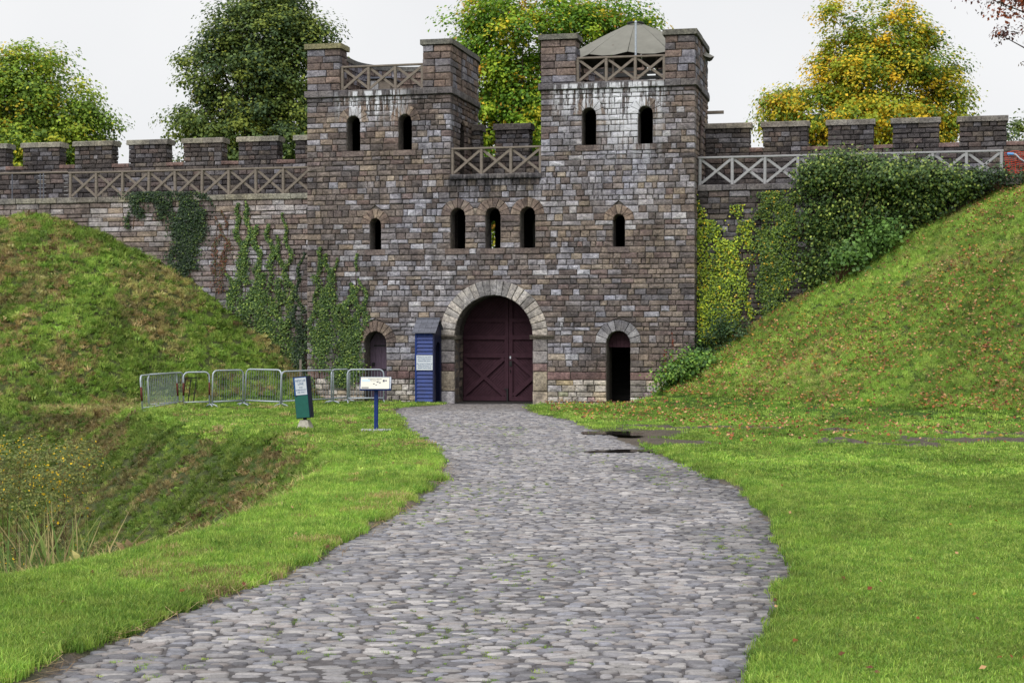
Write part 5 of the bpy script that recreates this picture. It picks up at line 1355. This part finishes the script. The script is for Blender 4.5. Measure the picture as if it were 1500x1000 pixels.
def scatter(name, label, cat, pts, scale, tint, coll, tilt=.15):
    n = len(pts)
    me = bpy.data.meshes.new(name); me.vertices.add(n); me.vertices.foreach_set('co', np.asarray(pts, np.float32).ravel())
    a = me.attributes.new('tint', 'FLOAT_COLOR', 'POINT'); c = np.ones((n, 4), np.float32); c[:, :3] = tint; a.data.foreach_set('color', c.ravel())
    a = me.attributes.new('size', 'FLOAT', 'POINT'); a.data.foreach_set('value', np.asarray(scale, np.float32))
    rot = np.stack([rng.normal(size=n) * tilt, rng.normal(size=n) * tilt, rng.uniform(0, 6.283, n)], -1).astype(np.float32)
    a = me.attributes.new('turn', 'FLOAT_VECTOR', 'POINT'); a.data.foreach_set('vector', rot.ravel())
    o = bpy.data.objects.new(name, me); C.objects.link(o); tag(o, label, cat, kind='stuff')
    ng = bpy.data.node_groups.new(name, 'GeometryNodeTree')
    ng.interface.new_socket('Geometry', in_out='INPUT', socket_type='NodeSocketGeometry'); ng.interface.new_socket('Geometry', in_out='OUTPUT', socket_type='NodeSocketGeometry')
    N, L = ng.nodes, ng.links
    gi = N.new('NodeGroupInput'); go = N.new('NodeGroupOutput')
    ci = N.new('GeometryNodeCollectionInfo'); ci.inputs['Collection'].default_value = coll; ci.inputs['Separate Children'].default_value = True; ci.inputs['Reset Children'].default_value = True
    ip = N.new('GeometryNodeInstanceOnPoints'); ip.inputs['Pick Instance'].default_value = True
    sz = N.new('GeometryNodeInputNamedAttribute'); sz.data_type = 'FLOAT'; sz.inputs['Name'].default_value = 'size'
    rt = N.new('GeometryNodeInputNamedAttribute'); rt.data_type = 'FLOAT_VECTOR'; rt.inputs['Name'].default_value = 'turn'
    e2r = N.new('FunctionNodeEulerToRotation')
    ri = N.new('FunctionNodeRandomValue'); ri.data_type = 'INT'
    ri.inputs['Min'].default_value = 0; [i for i in ri.inputs if i.name == 'Max' and i.type == 'INT'][0].default_value = 50; [i for i in ri.inputs if i.name == 'Min' and i.type == 'INT'][0].default_value = 0
    L.new(gi.outputs[0], ip.inputs['Points']); L.new(ci.outputs[0], ip.inputs['Instance'])
    L.new(rt.outputs[0], e2r.inputs[0]); L.new(e2r.outputs[0], ip.inputs['Rotation']); L.new(sz.outputs[0], ip.inputs['Scale'])
    L.new([s for s in ri.outputs if s.type == 'INT'][0], ip.inputs['Instance Index'])
    L.new(ip.outputs[0], go.inputs[0])
    md = o.modifiers.new('scatter', 'NODES'); md.node_group = ng
    return o
def in_view(x, y, pad=.6): return (np.abs(x) < .305 * y + pad) & (y > 9.0)
def sample(n, x0, x1, y0, y1):
    # even on the picture rather than on the ground: denser near the camera
    f = rng.uniform(0, 1, n); y = 1 / (1 / y0 + f * (1 / y1 - 1 / y0)); x = rng.uniform(-1, 1, n) * (.305 * y + .6)
    k = (x > x0) & (x < x1); return x[k], y[k]
def prep(x, y):
    zl, zr = mounds(x, y); sd = ditch_sd(x, y); m = mud_mask(x, y); u, w = w2g(x, y)
    inp = np.minimum(x - path_l(y), path_r(y) - x); inp = np.where(y < 53.2, inp, -9)
    blocked_ = ((np.abs(u) < 6.3) & (w > -.1)) | (w > .55)
    return zl, zr, sd, m, inp, blocked_
G_lush = pal((104, 136, 54), (122, 150, 62), (84, 114, 46), (142, 162, 78), (112, 128, 62))
G_rough = pal((112, 138, 60), (132, 148, 74), (94, 118, 52), (152, 148, 96), (132, 120, 82), (110, 102, 70))
G_dead = pal((156, 138, 96), (136, 118, 82), (118, 100, 72), (176, 158, 116))
G_GAIN = 1.52
def tints(p, n, x, y, f=.5, amp=.5, idx=None):
    c = p[rng.integers(0, len(p), n)] if idx is None else p[idx]
    return c * (1 + amp * (fbm(x * f, y * f) - .5) * 2)[:, None] * rng.uniform(.85, 1.15, n)[:, None] * G_GAIN
# lawn and verges: near grass is long, far grass short and broad in clump
x, y = sample(120000, -20, 20, 9.2, 55)
zl, zr, sd, m, inp, bl = prep(x, y)
k = (zl < .35) & (zr < .5) & (sd < .45) & ~((x < -9.3) & (y > 38)) & (m < .7) & (inp < -.02) & ~bl & (rng.random(len(x)) > m * 1.35)
x, y, inp, sd = x[k], y[k], inp[k], sd[k]
z = height(x, y)
edge = (inp > -.5) | (sd > -.25)
side_l = x < path_l(y)
distant = y > 24
longish = (edge & (rng.random(len(x)) < .75) & (y < 30)) | (side_l & (y < 27) & (rng.random(len(x)) < .6))
far = np.clip((y - 14) / 30, 0, 1)
sc = rng.uniform(.75, 1.25, len(x)) * (1 + .45 * far)
tn = tints(G_lush, len(x), x, y, .55, .45) * np.where(side_l & (y < 30), 1.12, 1.0)[:, None]
dry = (fbm(x * 1.3 + 40, y * .9) > .64) & side_l & (rng.random(len(x)) < .4)
tn[dry] = tints(G_dead, int(dry.sum()), x[dry], y[dry])
P_ = np.stack([x, y, z], -1)
scatter('lawn_grass', 'short bright green lawn grass', 'grass', P_[~longish & ~distant], sc[~longish & ~distant], tn[~longish & ~distant], V_lawn)
scatter('far_lawn_grass', 'short lawn grass on the flat ground near the gatehouse', 'grass', P_[~longish & distant], sc[~longish & distant], tn[~longish & distant], V_far)
scatter('verge_grass', 'longer green grass along the path and ditch edges', 'grass', P_[longish], sc[longish] * .9, tn[longish], V_long)
print('lawn', len(x))
# rough banks: left bank and the ditch
x = np.concatenate([rng.uniform(-19, -4.5, 30000), rng.uniform(-14, -2.5, 34000)]); y = np.concatenate([rng.uniform(42, 58, 30000), rng.uniform(11.5, 47, 34000)])
kv = in_view(x, y); x, y = x[kv], y[kv]
zl, zr, sd, m, inp, bl = prep(x, y)
k = ((zl > .2) | (sd > .2) | ((x < -9.0) & (y > 38))) & (m < .5) & (inp < 0) & ~((w2g(x, y)[1]) > .5)
x, y, zl, sd = x[k], y[k], zl[k], sd[k]; z = height(x, y); n = len(x)
grn = fbm(x * .55 + 3, y * .55 + 7, 4) + .10 * (rng.random(n) - .5) + .04 * (sd > 0)
idx = np.where(grn > .47, rng.integers(0, 3, n), rng.integers(2, 6, n))
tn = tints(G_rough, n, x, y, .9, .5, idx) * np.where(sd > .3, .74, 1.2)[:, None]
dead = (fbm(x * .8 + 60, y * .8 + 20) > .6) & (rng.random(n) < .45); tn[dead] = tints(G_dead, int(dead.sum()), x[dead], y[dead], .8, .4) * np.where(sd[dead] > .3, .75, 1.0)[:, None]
bright = (vnoise(x * 1.1 + 9, y * 1.1 + 90) > .78) & (rng.random(n) < np.where(sd > .5, .25, .6)); tn[bright] = tints(G_lush, int(bright.sum()), x[bright], y[bright])
herb = rng.random(n) < .22
P_ = np.stack([x, y, z], -1); sc = rng.uniform(.4, 1.1, n) * np.where(sd > .3, .75, 1.0)
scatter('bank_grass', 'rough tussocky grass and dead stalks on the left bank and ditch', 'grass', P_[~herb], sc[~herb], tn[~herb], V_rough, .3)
scatter('bank_weeds', 'low broad-leaved weeds among the rough bank grass', 'weeds', P_[herb], sc[herb] * .9, tn[herb] * .8, V_herb, .3)
print('bank', n)
# right bank
x = rng.uniform(3, 17, 52000); y = rng.uniform(30, 53, 52000); kv = in_view(x, y); x, y = x[kv], y[kv]
zl, zr, sd, m, inp, bl = prep(x, y)
k = (zr > .35) & ~bl & (m < .6)
x, y = x[k], y[k]; z = height(x, y); n = len(x)
grn = fbm(x * .6 + 33, y * .6 + 17, 4) + .2 * (rng.random(n) - .5)
idx = np.where(grn > .38, rng.integers(0, 3, n), rng.integers(0, 5, n))
tn = tints(G_rough, n, x, y, .9, .4, idx) * 1.35
lsh = (zr[k] < 1.0) & (rng.random(n) < 1 - zr[k]); tn[lsh] = tints(G_lush, int(lsh.sum()), x[lsh], y[lsh])
scatter('mound_grass', 'short dry autumn grass on the big right-hand bank', 'grass', np.stack([x, y, z], -1), rng.uniform(.35, .85, n), tn, V_rough, .35)
print('mound', n)
# moss and grass in the joints of the path
gp_ = np.array(gaps); kx = rng.random(len(gp_)) < (fbm(gp_[:, 0] * .9 + 5, gp_[:, 1] * .35) - .46).clip(0, 1) * 1.2
gp_ = gp_[kx]; gp_ = gp_[gp_[:, 1] < 40]; n = len(gp_)
scatter('joint_moss', 'small tufts of moss and grass in the cobble joints', 'moss', np.stack([gp_[:, 0], gp_[:, 1], np.full(n, -.012)], -1), rng.uniform(.22, .5, n), tints(pal((120, 150, 40), (98, 130, 44), (140, 160, 60)), n, gp_[:, 0], gp_[:, 1]), V_lawn)

# fallen leaves
def litter(name, label, x, y, size, palette, lift=.03):
    n = len(x); z = height(x, y) + lift + rng.uniform(0, .04, n)
    nr = np.stack([rng.normal(size=n) * .5, rng.normal(size=n) * .5 - .3, np.ones(n)], -1)
    col = palette[rng.integers(0, len(palette), n)] * rng.uniform(.7, 1.2, n)[:, None]
    return single(name, leaf_quads(name, np.stack([x, y, z], -1), nr, size * rng.uniform(.7, 1.3, n), col, .75), M_litter, label, 'leaves', kind='stuff')
LF = pal((150, 90, 56), (172, 122, 84), (126, 70, 46), (186, 146, 106), (164, 126, 54), (104, 64, 46), (112, 78, 58))
x = rng.uniform(1, 17, 46000); y = rng.uniform(30, 53, 46000); kv = in_view(x, y); x, y = x[kv], y[kv]; zl, zr, sd, m, inp, bl = prep(x, y)
pr = np.where(zr > .3, .25 + .75 * sstep(.42, .62, fbm(x * .5 + 7, y * .5)), np.where(y > 33, .10, .02)) * (x > path_r(y) + .05)
k = (rng.random(len(x)) < pr) & ~bl & (x > path_r(y) + .1) & (np.hypot((x - 2.4) / 1.6, (y - 34) / 5.5) > 1)
litter('fallen_leaves', 'orange and brown fallen leaves scattered on the right bank', x[k], y[k], .075, LF, .10)
x, y = sample(1500, -6, 12, 9.5, 40); zl, zr, sd, m, inp, bl = prep(x, y)
k = (inp < .1) & (zr < .4) & (sd < .3) & (rng.random(len(x)) < .14)
litter('stray_leaves', 'few stray leaves lying on the lawn and path edge', x[k], y[k], .042, LF, .04)
# dry straw along the left edge of the path
n = 1300; y = rng.uniform(9.5, 27, n); x = path_l(y) + rng.normal(size=n) * .13 - .02 ; k = fbm(x * 1.5 + 3, y * 1.2) > .5; x, y = x[k], y[k]; n = len(x)
a = rng.uniform(0, 6.28, n); l = rng.uniform(.04, .11, n); dx, dy = np.cos(a) * l, np.sin(a) * l; zz = np.maximum(height(x, y), -.01) + rng.uniform(.01, .05, n)
p = np.stack([x, y, zz], -1); d = np.stack([dx, dy, rng.normal(size=n) * .015], -1); s = np.stack([-dy, dx, np.zeros(n)], -1) * .03
single('dry_straw', quads_mesh('dry_straw', p - d - s, p + d - s, p + d + s, p - d + s, pal((150, 128, 92), (124, 100, 72), (172, 150, 112))[rng.integers(0, 3, n)]), M_litter, 'dry straw and dead grass along the left path edge', 'straw', kind='stuff')

# puddles on the muddy right-hand edge of the path
PZ = .0115
def puddle(cx, cy, rx, ry, label, seed):
    mb = MB(); n = 48; vs_ = [(cx, cy, PZ)]
    for i in range(n):
        t_ = 2 * math.pi * i / n; q = .72 + .22 * math.sin(2 * t_ + seed) + .14 * math.sin(3 * t_ + seed * 2.3) + .07 * math.sin(7 * t_ + seed)
        vs_.append((cx + rx * q * math.cos(t_), cy + ry * q * math.sin(t_), PZ))
    mb.add(vs_, [(0, 1 + i, 1 + (i + 1) % n) for i in range(n)])
    single('puddle', mb, M_water, label, 'puddle', 'puddles', 'structure')
puddle(2.15, 30.2, .95, .6, 'larger puddle on the right edge of the path', 1)
puddle(2.15, 35.8, .7, 1.3, 'narrow puddle in the mud nearer the gate', 2)
